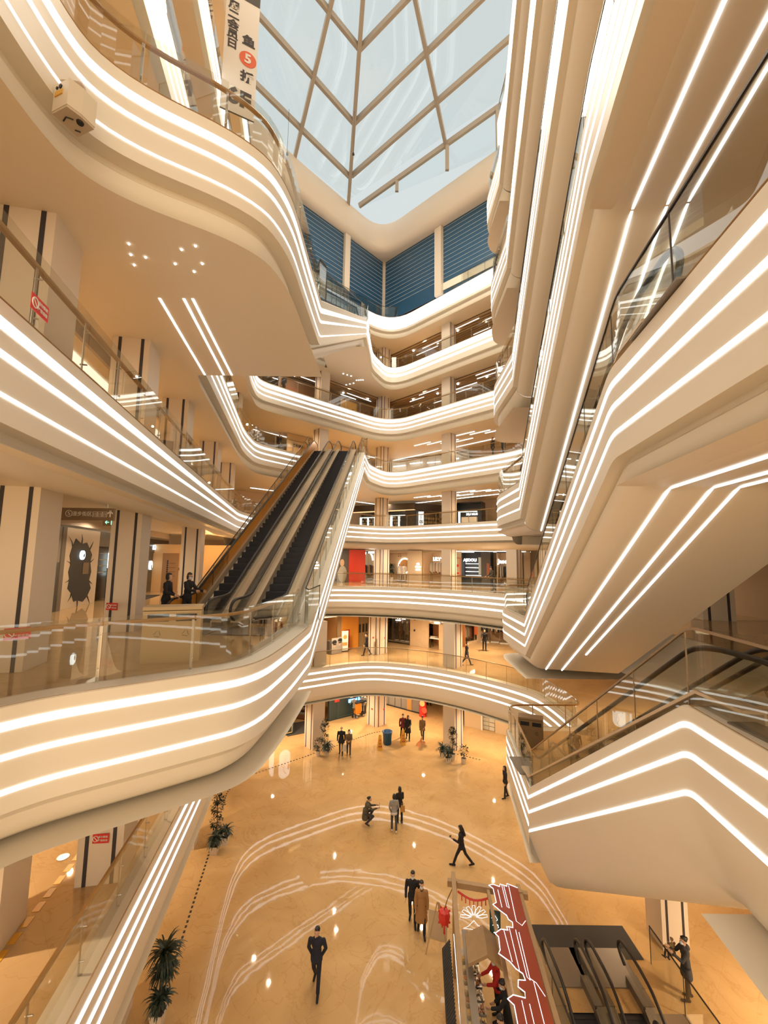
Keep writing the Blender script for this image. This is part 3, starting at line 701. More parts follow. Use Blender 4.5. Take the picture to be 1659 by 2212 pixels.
p = PATHS['L4']; i0 = min(range(len(p)), key=lambda i: (Vector(p[i]) - Vector((-9.6, 29.4, Z[4]))).length)
railing(p[:i0 + 1], 'long glass railing with oak handrail along the left gallery under the big soffit', step=1.45)
railing(p[i0:], 'glass railing in front of the dark corner shop on the fourth storey', step=1.7)
p = PATHS['L5F']
on5 = seg_where(p, lambda v: abs(v.z - Z[5]) < .15)[0]; on7 = seg_where(p, lambda v: abs(v.z - Z[7]) < .15)[-1]
inc = seg_where(p, lambda v: Z[5] + .02 < v.z < Z[7] - .02)[0]
railing(on5, 'curved glass railing with oak handrail on the big wavy balcony at upper left')
railing([on5[-1]] + inc + [on7[0]], 'sloping grey glass railing of the hanging escalator at upper centre', 'dark', h=1.15, step=1.4, inset=-.12, gm=GLASSD)
railing(on7, 'glass railing one storey below the blue shutters', step=1.7)
railing(PATHS['L5far'], 'glass railing at the left end of the fifth storey', step=1.7)
i6 = near(PATHS['L6'], (-9.7, 29.6, Z[6]))
railing(PATHS['L6'][i6:], 'glass railing in front of the slatted ceiling two storeys below the shutters', step=1.7)
railing(PATHS['L6'][:i6 + 1], 'glass railing of the left sixth-storey gallery seen from below', step=1.9)
railing(PATHS['L7left'], 'glass railing of the left seventh-storey gallery seen from below', step=1.9)
railing(PATHS['L8'], 'glass railing directly in front of the blue shutters', 'dark', step=1.7)
NAMES = ['lowest', 'second', 'third', 'fourth', 'fifth', 'topmost']
for k in range(6):
    railing(PATHS['E%d' % k], 'glass railing with slim metal rail on the %s right-hand escalator' % NAMES[k], 'brass' if k == 0 else 'dark', h=1.18, step=1.9, inset=-.15)
# left flank of the long escalators
GL = [Vector((-6.35, 14.4, Z[3])), Vector((-6.05, 32.2, Z[5]))]
railing([GL[1], GL[0]], 'sloping glass railing with slim rail on the left flank of the long escalators', 'dark', h=1.15, step=1.5, inset=0)
railing([(5.0, 14.9, Z[1]), (5.0, 4.0, Z[1])][::-1], 'glass railing on the food stall side of the basement escalators', 'dark', h=1.1, step=1.5, inset=0)
railing([(8.85, 15.0, Z[1]), (8.85, 4.0, Z[1])], 'glass railing on the right side of the basement escalators', 'dark', h=1.1, step=1.5, inset=0)
# ================================================================= escalators
STEPM = mat('escalator_step', (0.012, 0.013, 0.022), 0.55); RUBBER = mat('handrail_rubber', (0.02, 0.016, 0.014), 0.35)
DECK = mat('escalator_deck', (0.60, 0.47, 0.32), 0.3, 0.35); ORANGE = mat('orange_balustrade', (0.62, 0.26, 0.035), 0.35, noise=0.12, nscale=2)
ESTEEL = mat('escalator_steel', (0.22, 0.18, 0.14), 0.5, 0.5)
def escalator(lo, hi, label, w=0.95, group=None, left_mat=None, right_mat=None, deck=None):
    """lo, hi: centre of the lower and upper comb line; local +y runs uphill"""
    lo, hi = Vector(lo), Vector(hi); d = hi - lo; H = d.z; R = math.hypot(d.x, d.y); rz = math.atan2(d.y, d.x) - PI / 2
    t = thing('escalator', label, 'escalator', lo, rz, group)
    n = max(4, round(R / .42)); mb = MB(); vs = []; hw = w / 2
    for i in range(n):
        y0, y1, z0, z1 = R * i / n, R * (i + 1) / n, H * i / n, H * (i + 1) / n
        vs += [(y0, z0), (y0 + .02, z0 + (z1 - z0) * .92), (y1, z0 + (z1 - z0) * .97)]
    vs += [(R, H)]
    prof = [(-.9, 0)] + vs + [(R + .9, H)]
    mb.add([(x, y, z - .02) for y, z in prof for x in (-hw, hw)], [(2 * i, 2 * i + 1, 2 * i + 3, 2 * i + 2) for i in range(len(prof) - 1)])
    mb.obj('step_band', STEPM, t)
    MB().box((0, -1.5, .01), (w + .9, 1.3, .03)).obj('landing_plate', ESTEEL, t); MB().box((0, R + 1.5, H + .01), (w + .9, 1.3, .03)).obj('landing_plate', ESTEEL, t)
    tr = [(-.5, -.9), (R - .3, H - .9)]
    line = [(-1.0, 0), (-.3, 0), (R + .1, H), (R + 1.0, H)]
    for s, bm_ in ((-1, left_mat), (1, right_mat)):
        x = s * (hw + .13)
        mb = MB()                                  # skirt and inner deck
        for (ya, za), (yb, zb) in zip(line, line[1:]): mb.bar((s * (hw + .03), ya, za + .1), (s * (hw + .03), yb, zb + .1), .04, .26); mb.bar((s * (hw + .2), ya, za + .2), (s * (hw + .2), yb, zb + .2), .3, .05)
        mb.obj('skirt_panel', deck or DECK, t)
        top = .92
        loop = [(-1.25, .30), (-1.5, .42), (-1.62, .62), (-1.5, .82), (-1.25, top), (-.45, top), (.15, top + H * .15 / R * .6), (R - .2, H + top - .1), (R + .35, H + top), (R + 1.25, H + top), (R + 1.5, H + .82), (R + 1.62, H + .62), (R + 1.5, H + .42), (R + 1.25, H + .3)]
        L3 = fillet([(x, y, z) for y, z in loop], .25, 3)
        MB().tube(L3, .045, 8).obj('handrail', RUBBER, t, smooth=True)
        pan = [(x, y, z) for y, z in [(-1.5, .3), (-1.55, .62), (-1.4, .84), (-1.2, top - .03), (-.45, top - .03), (.15, top + .05), (R - .2, H + top - .13), (R + .3, H + top - .03), (R + 1.2, H + top - .03), (R + 1.4, H + .84), (R + 1.55, H + .62), (R + 1.5, H + .3), (R + .1, H + .22), (-.3, .22)]]
        MB().poly3(pan, .014).obj('balustrade', bm_ or GLASS, t)
    # closed truss below the steps
    MB().add([(x, y, z) for x in (-hw - .35, hw + .35) for y, z in ((-.6, -.3), (.1, -.3), (R, H - .3), (R + .6, H - .3), (R + .6, H - 1.0), (R, H - 1.0), (.1, -1.0), (-.6, -1.0))],
             [(0, 1, 6, 7), (1, 2, 5, 6), (2, 3, 4, 5), (15, 14, 9, 8), (14, 13, 10, 9), (13, 12, 11, 10)] + [(i, 8 + i, 8 + (i + 1) % 8, (i + 1) % 8) for i in range(8)]).obj('truss', DECK if False else PAINT, t)
    return t
def shift(p, q, o):                               # lateral offset to the left of the uphill direction
    d = Vector((q[0] - p[0], q[1] - p[1])).normalized(); return Vector((-d.y, d.x)) * o
def pair(p, q, z0, z1, offs, labels, group, **kw):
    for o_, l in zip(offs, labels):
        s = shift(p, q, o_); escalator((p[0] + s.x, p[1] + s.y, z0), (q[0] + s.x, q[1] + s.y, z1), l, group=group, **(kw if o_ == offs[-1] else {}))
pair(G0, G1, Z[3], Z[5], (1.5, 3.45), ('long black-stepped escalator, right one of the pair beside the light strips', 'long black-stepped escalator, left one of the pair with the orange side'), 'long escalators from the third to the fifth storey', left_mat=ORANGE)
pair(F0, F1, Z[5], Z[7], (1.4, 3.1), ('hanging escalator above the centre, right one of the upper pair', 'hanging escalator above the centre, left one of the upper pair'), 'long escalators from the fifth to the seventh storey')
for k in range(6):
    p0, p1 = ESC[k][0], ESC[k][1]
    pair(p0, p1, Z[k + 2], Z[k + 3], (-.85, -2.4), ('%s right-hand escalator, the lane next to the atrium' % NAMES[k], '%s right-hand escalator, the lane away from the atrium' % NAMES[k]), 'escalators stacked on the right', w=.8) if False else None
    for o_, lab in ((-.85, 'lane beside the atrium'), (-2.4, 'lane beside the shops')):
        # uphill runs towards the camera here, so the atrium is on the right-hand side
        s = shift(p0, p1, -o_)
        escalator((p0[0] + s.x, p0[1] + s.y, Z[k + 2]), (p1[0] + s.x, p1[1] + s.y, Z[k + 3]), '%s of the stacked escalators at right, %s' % (NAMES[k], lab), w=.8, group='escalators stacked on the right')
# basement escalators (only their heads show)
escalator((5.85, 4.6, Z[1] - 5.2), (5.85, 13.35, Z[1]), 'basement escalator beside the food stall, left one of two', deck=ESTEEL, w=.8, group='basement escalators')
escalator((7.25, 4.6, Z[1] - 5.2), (7.25, 13.35, Z[1]), 'basement escalator on the far side from the stall, right one of two', deck=ESTEEL, w=.8, group='basement escalators')
MAT_ = mat('entrance_mat', (0.05, 0.045, 0.042), 0.9, noise=.1, nscale=40)
o = MB().box((0, 0, 0), (3.3, 1.25, .02)).obj('floor_mat', MAT_); o.location = (7.05, 15.75, Z[1] + .012); tag(o, 'dark grey mat at the head of the basement escalators', 'mat')
WELL = mat('well_wall', (0.20, 0.13, 0.075), 0.5)
for x, l in ((4.95, 'left'), (8.9, 'right')):
    o = MB().box((x, 4.5, Z[1] - 3.2), (.1, 21, 6.3)).obj('wall_well_' + l, WELL); struct(o, '%s side wall of the escalator well' % l, 'wall')
o = MB().box((7, -.0, Z[1] - 6.4), (4, 31, .1)).obj('floor_basement', FLOOR); struct(o, 'basement floor at the foot of the well', 'floor')
# ================================================================= people
SKIN = mat('skin', (0.56, 0.33, 0.21), 0.5); HAIR = mat('black_hair', (0.012, 0.009, 0.008), 0.45); MASK = mat('face_mask', (0.62, 0.66, 0.70), 0.8)
CLO = {}
def cloth(n, c):
    if n not in CLO: CLO[n] = mat('cloth_' + n, c, 0.85, noise=.12, nscale=18)
    return CLO[n]
for n_, c_ in dict(black=(0.014, 0.013, 0.016), charcoal=(0.045, 0.042, 0.042), camel=(0.36, 0.185, 0.065), brown=(0.13, 0.085, 0.045), olive=(0.085, 0.07, 0.045), grey=(0.19, 0.18, 0.165),
                   white=(0.62, 0.58, 0.53), maroon=(0.16, 0.02, 0.02), red=(0.55, 0.03, 0.02), jeans=(0.055, 0.065, 0.075), navy=(0.012, 0.014, 0.028), khaki=(0.24, 0.15, 0.065), dove=(0.30, 0.29, 0.27)).items(): cloth(n_, c_)
def remesh(mb, name, m, parent, voxel, smooth_it=4, **props):
    me = bpy.data.meshes.new(name); me.from_pydata(mb.v, [], mb.f); me.update()
    o = bpy.data.objects.new(name, me); COL.objects.link(o)
    r = o.modifiers.new('r', 'REMESH'); r.mode = 'VOXEL'; r.voxel_size = voxel; r.use_smooth_shade = True
    if smooth_it: s = o.modifiers.new('s', 'SMOOTH'); s.iterations = smooth_it; s.factor = .5
    dg = bpy.context.evaluated_depsgraph_get(); me2 = bpy.data.meshes.new_from_object(o.evaluated_get(dg))
    bpy.data.objects.remove(o); bpy.data.meshes.remove(me)
    me2.name = name; me2.materials.clear(); me2.materials.append(m)
    me2.polygons.foreach_set('use_smooth', [True] * len(me2.polygons))
    q = bpy.data.objects.new(name, me2); COL.objects.link(q); q.parent = parent
    for k, v in props.items(): q[k] = v
    return q
def cap(mb, a, b, ra, rb, n=10):                  # tapered limb with round ends
    a, b = Vector(a), Vector(b); mb.tube([a, a.lerp(b, .5), b], [ra, (ra + rb) / 2, rb], n); mb.ball(a, ra, n, 6); mb.ball(b, rb, n, 6)
def person(label, loc, face, H=1.70, thigh=(8, -8), knee=(4, 4), arm=(6, -6), elbow=(12, 12), abd=(8, 8), inward=(0, 0), lean=2, turn=0, nod=0,
           top='black', legs='black', shoes='black', hair='short', hairm=None, mask=False, coat=0.0, collar=None, hood=False, vox=.016, group=None, lift=0.0, stripe=None, bald=False, female=False):
    """face: heading the person looks along, degrees (0 = away from the camera, 180 = towards it, 90 = to the left)"""
    t = thing('person', label, 'person', loc, math.radians(face), group); s = H / 1.72
    V = lambda x, y, z: Vector((x, y, z)) * s
    R = math.radians; body = MB(); topm = MB(); legm = MB(); shoe = MB(); feet = []
    hw = .085; hips = [V(-hw, 0, 0), V(hw, 0, 0)]
    ext_ = 0.018 * s
    for i, sd in enumerate((-1, 1)):
        a = R(thigh[i]); k = R(knee[i]); d1 = Vector((sd * .03, math.sin(a), -math.cos(a))); d2 = Vector((0, math.sin(a - k), -math.cos(a - k)))
        kn = hips[i] + d1 * .43 * s; an = kn + d2 * .42 * s
        cap(body, hips[i], kn, .075 * s, .05 * s); cap(body, kn, an, .05 * s, .036 * s)
        cap(legm, hips[i], kn, .088 * s, .064 * s); cap(legm, kn, an + d2 * -.02, .062 * s, .056 * s)
        p = R(min(0, thigh[i] - knee[i]) * .6); fd = Vector((sd * .12, math.cos(p), math.sin(p))).normalized()
        up = Vector((0, -fd.z, fd.y)); heel = an - fd * .05 * s - up * .05 * s; toe = an + fd * .17 * s - up * .06 * s
        cap(body, an, heel, .034 * s, .03 * s); cap(body, heel, toe, .03 * s, .025 * s)
        cap(shoe, heel, toe, .044 * s, .036 * s); cap(shoe, an + d2 * .01, heel, .046 * s, .044 * s); feet += [heel.z - .044 * s, toe.z - .036 * s]
    cap(legm, hips[0], hips[1], .10 * s, .10 * s)
    L = R(lean); up = Vector((0, math.sin(L), math.cos(L))); fw = Vector((0, math.cos(L), -math.sin(L)))
    sh = .165 if female else .20
    pel = Vector((0, 0, 0)); wa = pel + up * .17 * s; ch = pel + up * .36 * s; nk = pel + up * .50 * s
    for mbx, g in ((body, 0), (topm, .022 * s)):
        for c, rx, ry, rz_ in ((pel + up * .02 * s, .15, .10, .11), (wa, .125, .09, .13), (ch, .15, .105, .15), (pel + up * .44 * s, sh - .03, .08, .06)):
            mbx.ball(c, (rx * s + g, ry * s + g, rz_ * s + g), 14, 8)
    cap(body, nk - up * .06 * s, nk + up * .09 * s, .052 * s, .048 * s)
    # head: skull, jaw, nose, ears
    tr = R(turn); nd = R(nod); hf = Vector((-math.sin(tr), math.cos(tr) * math.cos(nd), -math.sin(nd))).normalized(); hs = hf.cross(Vector((0, 0, 1))).normalized(); hu = hs.cross(hf)
    hc = nk + up * .17 * s + hf * .015 * s
    HM = Matrix((hs, hf, hu)).transposed()
    def hp(x, y, z): return hc + HM @ (Vector((x, y, z)) * s)
    def hball(mbx, c, r, n=12, m=8):
        q = MB().ball((0, 0, 0), r, n, m); mbx.add([hp(*c) + HM @ (Vector(v) * s) for v in q.v], q.f)
    hball(body, (0, -.01, .025), (.076, .092, .098)); hball(body, (0, .03, -.05), (.056, .055, .07)); hball(body, (0, .095, -.015), (.013, .02, .022))
    hball(body, (0, .088, -.062), (.026, .012, .012)); hball(body, (0, .075, .028), (.05, .02, .012)); hball(body, (0, .075, -.095), (.024, .02, .018))
    for sd in (-1, 1): hball(body, (sd * .078, -.005, 0), (.012, .022, .032), 8, 6)
    # arms and hands
    sleeves = topm
    hands = []
    for i, sd in enumerate((-1, 1)):
        so = pel + up * .445 * s + Vector((sd * sh * s, 0, 0)); f = R(arm[i]) - L; e = R(elbow[i]); ab = R(abd[i]); iw = R(inward[i])
        d1 = Vector((sd * math.sin(ab), math.sin(f) * math.cos(ab), -math.cos(f) * math.cos(ab))); el = so + d1 * .28 * s
        d2 = Vector((-sd * math.sin(iw), math.sin(f + e) * math.cos(iw), -math.cos(f + e) * math.cos(iw))); wr = el + d2 * .245 * s
        cap(body, so, el, .05 * s, .038 * s); cap(body, el, wr, .038 * s, .026 * s)
        cap(sleeves, so, el, .066 * s, .054 * s); cap(sleeves, el, wr - d2 * .015 * s, .053 * s, .044 * s)
        pl = wr + d2 * .085 * s; side = d2.cross(Vector((sd, 0, 0))); side = side.normalized() if side.length > .1 else Vector((0, 1, 0)); pn = d2.cross(side).normalized()
        for u in (-.026, 0, .026): cap(body, wr + side * u * .6 * s, pl + side * u * s, .017 * s, .016 * s, 7)
        for q, (u, ln) in enumerate(((-.033, .062), (-.011, .076), (.011, .080), (.033, .068))):
            b0 = pl + side * u * s; b1 = b0 + d2 * ln * .55 * s + pn * .010 * s * -sd; b2 = b1 + d2 * ln * .45 * s + pn * -sd * .026 * s
            cap(body, b0, b1, .0098 * s, .009 * s, 6); cap(body, b1, b2, .009 * s, .0078 * s, 6)
        th0 = wr + d2 * .03 * s + side * .03 * s; th1 = th0 + (d2 * .6 + side * .8).normalized() * .04 * s; th2 = th1 + (d2 * .95 + side * .2).normalized() * .03 * s
        cap(body, th0, th1, .013 * s, .011 * s, 6); cap(body, th1, th2, .011 * s, .009 * s, 6); hands.append(pl)
    # coat skirt below the hips
    if coat > 0:
        rr = .175 * s
        topm.lathe((0, -.0, 0), [(.0, -coat * s), (rr + .045 * s, -coat * s), (rr + .03 * s, -coat * .5 * s), (rr, .0), (.15 * s, .2 * s), (0, .22 * s)], 16)
        for v in range(len(topm.v) - 16 * 6, len(topm.v)): x, y, z = topm.v[v]; topm.v[v] = (x, y * .72, z)
    else: cap(topm, Vector((-.05 * s, 0, -.06 * s)), Vector((.05 * s, 0, -.06 * s)), .135 * s, .135 * s)
    cap(topm, nk - up * .05 * s, nk + up * .005 * s, .085 * s, .07 * s)
    if hood: topm.ball(nk - fw * .07 * s + up * .0 * s, (.11 * s, .08 * s, .075 * s), 12, 8)
    zmin = min(feet); up_ = Vector((0, 0, -zmin + lift))
    for mbx in (body, topm, legm, shoe): mbx.v = [tuple(Vector(v) + up_) for v in mbx.v]
    remesh(body, 'body', SKIN, t, vox * .62, 2); remesh(legm, 'trousers', cloth(legs, None) if legs in CLO else CLO['black'], t, vox)
    remesh(topm, 'coat' if coat > .2 else 'jacket', CLO[top], t, vox); remesh(shoe, 'shoes', CLO[shoes], t, vox)
    hc2 = hc + up_
    def hp2(x, y, z): return hp(x, y, z) + up_
    if not bald:
        hm = MB()
        def hb(c, r, n=12, m=8):
            q = MB().ball((0, 0, 0), r, n, m); hm.add([hp2(*c) + HM @ (Vector(v) * s) for v in q.v], q.f)
        hb((0, -.028, .046), (.084, .090, .090)); hb((0, .03, .085), (.062, .05, .038))
        if hair in ('long', 'bob', 'pony'):
            hb((0, -.045, -.02), (.088, .07, .11)); hb((-.07, -.01, -.03), (.022, .05, .09)); hb((.07, -.01, -.03), (.022, .05, .09))
        if hair == 'long': cap(hm, hp2(0, -.06, -.05), hp2(0, -.075, -.30), .075 * s, .055 * s)
        if hair == 'pony': cap(hm, hp2(0, -.11, .03), hp2(0, -.14, -.12), .03 * s, .022 * s)
        if hair == 'bun': hb((0, -.10, .07), (.045, .045, .045))
        if hair == 'cap': hb((0, .06, .07), (.07, .09, .014))
        remesh(hm, 'hair', hairm or HAIR, t, .013, 3)
    if mask:
        mm = MB(); q = MB().ball((0, 0, 0), (.062, .06, .052), 12, 8); mm.add([hp2(0, .052, -.055) + HM @ (Vector(v) * s) for v in q.v], q.f)
        mm.obj('face_mask', MASK, t, smooth=True)
    if collar:
        q = MB().lathe(nk + up_ - up * .03 * s, [(.075 * s, -.02 * s), (.088 * s, .01 * s), (.07 * s, .045 * s)], 14); q.obj('collar', CLO[collar], t, smooth=True)
    if stripe:
        q = MB()
        z = up_.z; q.lathe((0, 0, z), [(.172 * s, -.14 * s), (.176 * s, -.09 * s), (.172 * s, -.03 * s)], 18); q.v = [(x, y * .85, zz) for x, y, zz in q.v]
        q.obj('shirt_hem', CLO[stripe], t, smooth=True)
    t['hand_l'] = [0.0]; del t['hand_l']
    rot = Matrix.Rotation(math.radians(face), 3, 'Z')
    return t, [Vector(loc) + rot @ (h + up_) for h in hands]
def bag(name, at, size, m, label, rz=0, strap=True, cat='bag'):
    at = Vector(at); w, d, h = size; mb = MB()
    mb.add([(-w / 2, -d / 2, -h), (w / 2, -d / 2, -h), (w / 2, d / 2, -h), (-w / 2, d / 2, -h), (-w * .42, -d * .3, 0), (w * .42, -d * .3, 0), (w * .42, d * .3, 0), (-w * .42, d * .3, 0)],
           [(3, 2, 1, 0), (4, 5, 6, 7), (0, 1, 5, 4), (1, 2, 6, 5), (2, 3, 7, 6), (3, 0, 4, 7)])
    t = mb.obj(name, m); t.location = at + Vector((0, 0, -.12)); t.rotation_euler = (0, 0, rz)
    if strap: MB().tube([(-w * .25, 0, 0), (-w * .2, 0, .1), (0, 0, .14), (w * .2, 0, .1), (w * .25, 0, 0)], .008, 6).obj('handle', m, t)
    return tag(t, label, cat)
g1, g2, g3 = Z[1], Z[2], Z[3]
TOTE = mat('cream_tote', (0.60, 0.53, 0.43), 0.8); LEATHER = mat('dark_leather', (0.02, 0.015, 0.013), 0.4); PHONE = mat('phone', (0.02, 0.02, 0.025), 0.2)
W = 180
person('man in a black zipped jacket walking alone in the lower centre, hands behind his back', (-1.85, 14.0, g1), 176, 1.76, (14, -16), (4, 20), (-14, -14), (14, 14), (12, 12), (30, 30), 1, turn=-18, top='navy', legs='navy', shoes='black', hair='short', vox=.012)
person('man in black with a white mask walking half behind the woman in the camel coat', (1.22, 16.35, g1), 172, 1.74, (8, -10), (4, 14), (6, -4), (40, 20), (8, 8), (10, 0), 2, top='black', legs='black', hair='short', mask=True, vox=.013)
person('woman in a long camel coat and white mask near the food stall', (1.5, 15.95, g1), 176, 1.70, (10, -10), (4, 14), (2, 2), (18, 18), (10, 10), (0, 0), 1, top='camel', legs='black', hair='short', mask=True, coat=.52, collar='charcoal', female=True, vox=.013)
p, hd = person('woman in black with long hair striding left and looking at her phone', (3.5, 19.2, g1), 70, 1.66, (26, -22), (6, 22), (20, 4), (85, 12), (8, 8), (10, 0), 2, nod=22, top='black', legs='black', hair='long', female=True, vox=.013)
o = MB().box((0, 0, 0), (.075, .012, .15), M=Matrix.Rotation(.6, 3, 'X')).obj('mobile_phone', PHONE); o.location = hd[0] + Vector((-.05, 0, .07)); tag(o, 'dark phone held by the striding woman in black', 'phone')
p, hd = person('person crouching in a brown padded coat taking a photograph', (-0.72, 21.8, g1), -80, 1.66, (96, 70), (128, 118), (62, 62), (50, 50), (6, 6), (12, 12), 18, nod=-6, top='olive', legs='charcoal', shoes='charcoal', hair='bun', coat=.28, female=True, vox=.014)
o = MB().box((0, 0, 0), (.015, .08, .16)).obj('mobile_phone', PHONE); o.location = (hd[0] + hd[1]) / 2 + Vector((.09, 0, .08)); tag(o, 'phone held up by the crouching person', 'phone')
person('young woman seen from behind in a grey and white hooded jacket, being photographed', (0.68, 21.4, g1), 6, 1.64, (4, -6), (4, 8), (8, 8), (24, 24), (12, 12), (10, 10), 0, top='dove', legs='jeans', shoes='white', hair='bob', hood=True, stripe='white', female=True, vox=.014)
person('woman in black standing close behind the girl in the grey and white jacket', (0.98, 22.05, g1), 20, 1.64, (3, -3), (3, 3), (-6, 12), (18, 60), (8, 8), (0, 10), 1, top='black', legs='black', shoes='charcoal', hair='long', female=True, vox=.014)
bag('shoulder_bag', (1.12, 21.8, g1 + 1.05), (.22, .08, .28), mat('mustard', (.5, .25, .05), .6), 'small mustard bag at the side of the woman in black behind the girl')
p, hd = person('bald older man in a dark coat and mask carrying a white tote bag', (-2.62, 29.1, g1), 178, 1.74, (6, -8), (4, 10), (4, 4), (10, 18), (8, 8), (0, 0), 1, top='black', legs='charcoal', shoes='black', bald=True, mask=True, coat=.22, vox=.016)
bag('tote_bag', hd[0] + Vector((0.0, 0, -.02)), (.30, .1, .40), TOTE, 'white cloth tote bag hanging from the hand of the bald man')
person('woman in a dark brown jacket and mask beside the bald man', (-2.1, 28.9, g1), 184, 1.64, (8, -8), (4, 12), (14, 14), (70, 70), (8, 8), (30, 30), 2, top='brown', legs='charcoal', shoes='khaki', hair='pony', mask=True, female=True, vox=.016)
person('man in a dark red jacket walking beside a woman in black near the yellow sign', (1.58, 31.6, g1), 190, 1.72, (10, -10), (4, 12), (6, -8), (14, 14), (8, 8), (0, 0), 1, top='maroon', legs='black', shoes='black', hair='short', mask=True, vox=.018)
person('woman in a long black coat leaning on the man in dark red', (1.95, 31.5, g1), 176, 1.68, (12, -12), (4, 16), (26, 6), (50, 16), (6, 8), (20, 0), 4, turn=30, top='black', legs='black', shoes='black', hair='long', coat=.45, female=True, vox=.018)
person('woman in a khaki coat walking alone past the yellow sign', (2.98, 31.5, g1), 165, 1.66, (16, -14), (4, 18), (12, -6), (50, 20), (8, 8), (10, 0), 1, nod=16, top='khaki', legs='black', shoes='white', hair='short', coat=.25, female=True, vox=.018)
person('cleaner in a grey top pushing the orange cleaning cart', (-2.2, 35.4, g1), 20, 1.66, (6, -8), (4, 8), (40, 40), (20, 20), (8, 8), (0, 0), 6, top='grey', legs='black', hair='bun', vox=.019)
person('person in a pale hooded top standing left of the corner column on the ground floor', (-1.45, 36.0, g1), 170, 1.72, (6, -6), (3, 8), (14, 10), (60, 20), (8, 8), (15, 0), 1, top='dove', legs='charcoal', shoes='khaki', hair='short', vox=.019)
person('dark-dressed shopper whose legs show below the bulging balcony at the red stand', (3.75, 38.3, g1), 180, 1.72, (3, -3), (3, 3), top='black', legs='black', vox=.02)
person('second dark-dressed shopper just right of the red stand', (4.25, 38.6, g1), 200, 1.70, (5, -5), (3, 6), top='charcoal', legs='black', vox=.02)
person('person in black half hidden by the near balcony edge on the ground floor at left', (-8.75, 26.6, g1), 160, 1.72, (6, -6), (3, 6), top='black', legs='black', vox=.02)
person('person in black with a bag half hidden behind the lowest right escalator side', (6.85, 24.3, g1), 100, 1.64, (8, -8), (3, 8), top='black', legs='black', hair='long', female=True, vox=.018)
# second storey
person('person in black crossing behind the rail on the second storey by the tan folding door', (-1.2, 33.3, g2), 90, 1.68, (18, -16), (4, 14), (10, -10), (16, 16), top='black', legs='black', vox=.019)
person('woman in a black coat striding right beside the plain column on the second storey', (6.05, 30.7, g2), -90, 1.68, (24, -22), (4, 18), (12, -10), (14, 14), top='black', legs='charcoal', shoes='brown', hair='short', coat=.35, female=True, vox=.018)
person('slim person in black standing further back on the second storey before the clothes racks', (8.5, 35.6, g2), 175, 1.70, (6, -5), (3, 6), (6, 20), (12, 60), top='black', legs='black', vox=.019)
# third storey
person('man in a dark brown jacket leaning on the third-storey rail', (8.0, 30.6, g3), 100, 1.72, (4, -8), (3, 6), (30, 34), (50, 46), (8, 8), (6, 6), 14, nod=20, top='olive', legs='black', hair='short', vox=.018)
person('woman with shoulder-length black hair and black jacket at the foot of the long escalators', (-6.75, 13.2, g3), -88, 1.66, (4, -6), (3, 5), (8, 18), (50, 60), (8, 8), (6, 6), 4, top='black', legs='black', hair='bob', female=True, vox=.012)
person('woman in black and a pale mask reaching for the escalator handrail', (-6.35, 13.75, g3), -100, 1.66, (8, -6), (3, 8), (40, 40), (40, 50), (12, 12), (0, 8), 4, turn=-24, nod=10, top='black', legs='black', hair='pony', mask=True, female=True, vox=.012)
# upper storeys
person('person in black on the fifth storey beside the left end of the far rail', (-8.6, 33.2, Z[5]), 150, 1.72, top='black', legs='black', vox=.022)
person('person in black on the fifth storey close to the head of the long escalators', (-6.6, 35.0, Z[5]), 120, 1.70, top='charcoal', legs='black', vox=.022)
person('man in black on the fifth storey at far right', (8.9, 33.6, Z[5]), 110, 1.70, top='black', legs='black', vox=.022)
person('woman in dark clothes on the fifth storey right of the man in black', (9.7, 33.3, Z[5]), 120, 1.62, top='charcoal', legs='black', hair='long', female=True, vox=.022)
person('person in black behind the rail at the left end of the sixth storey', (-8.6, 33.9, Z[6]), 160, 1.72, top='black', legs='black', vox=.022)
person('shop assistant in black behind the rail on the fourth storey at far right', (9.2, 33.0, Z[4]), 180, 1.66, top='black', legs='black', vox=.022)
# basement escalators
person('person with short black hair and a grey jacket riding the basement escalator', (7.25, 12.2, g1 - .70), 180, 1.74, (6, -4), (4, 6), (20, 6), (40, 10), top='grey', legs='black', hair='short', hood=True, vox=.013)
person('masked person in a dark hooded coat holding a child by the basement escalator', (9.25, 13.9, g1), 75, 1.68, (4, -4), (3, 4), (34, 40), (84, 80), (8, 8), (24, 24), 2, turn=10, top='charcoal', legs='black', hair='bun', mask=True, hood=True, female=True, coat=.3, vox=.013)
person('small child in a tan jacket and hat held beside the basement escalator', (9.02, 14.12, g1 + .72), 20, .86, (70, 60), (60, 60), (30, 30), (50, 50), top='khaki', legs='charcoal', hair='cap', hairm=cloth('khaki', None), vox=.011)
# ================================================================= shop fronts
def img_ray(px, py): return _f + _r * ((px - 829.5) / FPX) - _u * ((py - 1106.0) / FPX)
class Wall:
    """a vertical shop plane from a to b (seen left to right from the atrium), standing on floor z"""
    def __init__(s, a, b, z):
        s.a = Vector((*a, z)); s.b = Vector((*b, z)); s.d = (s.b - s.a).normalized(); s.n = Vector((s.d.y, -s.d.x, 0)); s.rz = math.atan2(s.d.y, s.d.x); s.z = z; s.L = (s.b - s.a).length
    def uv(s, px, py):                            # where a line of sight meets the plane: metres along it, metres above its floor
        r = img_ray(px, py); p = r * (s.a.dot(s.n) / r.dot(s.n)); q = p - s.a; return q.dot(s.d), q.z
    def rect(s, x0, y0, x1, y1): u0, v1 = s.uv(x0, y0); u1, v0 = s.uv(x1, y1); return u0, u1, v0, v1
    def pos(s, u, v=0, out=0): return s.a + s.d * u + s.n * out + Vector((0, 0, v))
FLAT = {}
def pm(c, rough=.55, em=None):
    k = (c, rough, em)
    if k not in FLAT: FLAT[k] = mat('finish_%d' % len(FLAT), c, rough, emit=(c, em) if em else None)
    return FLAT[k]
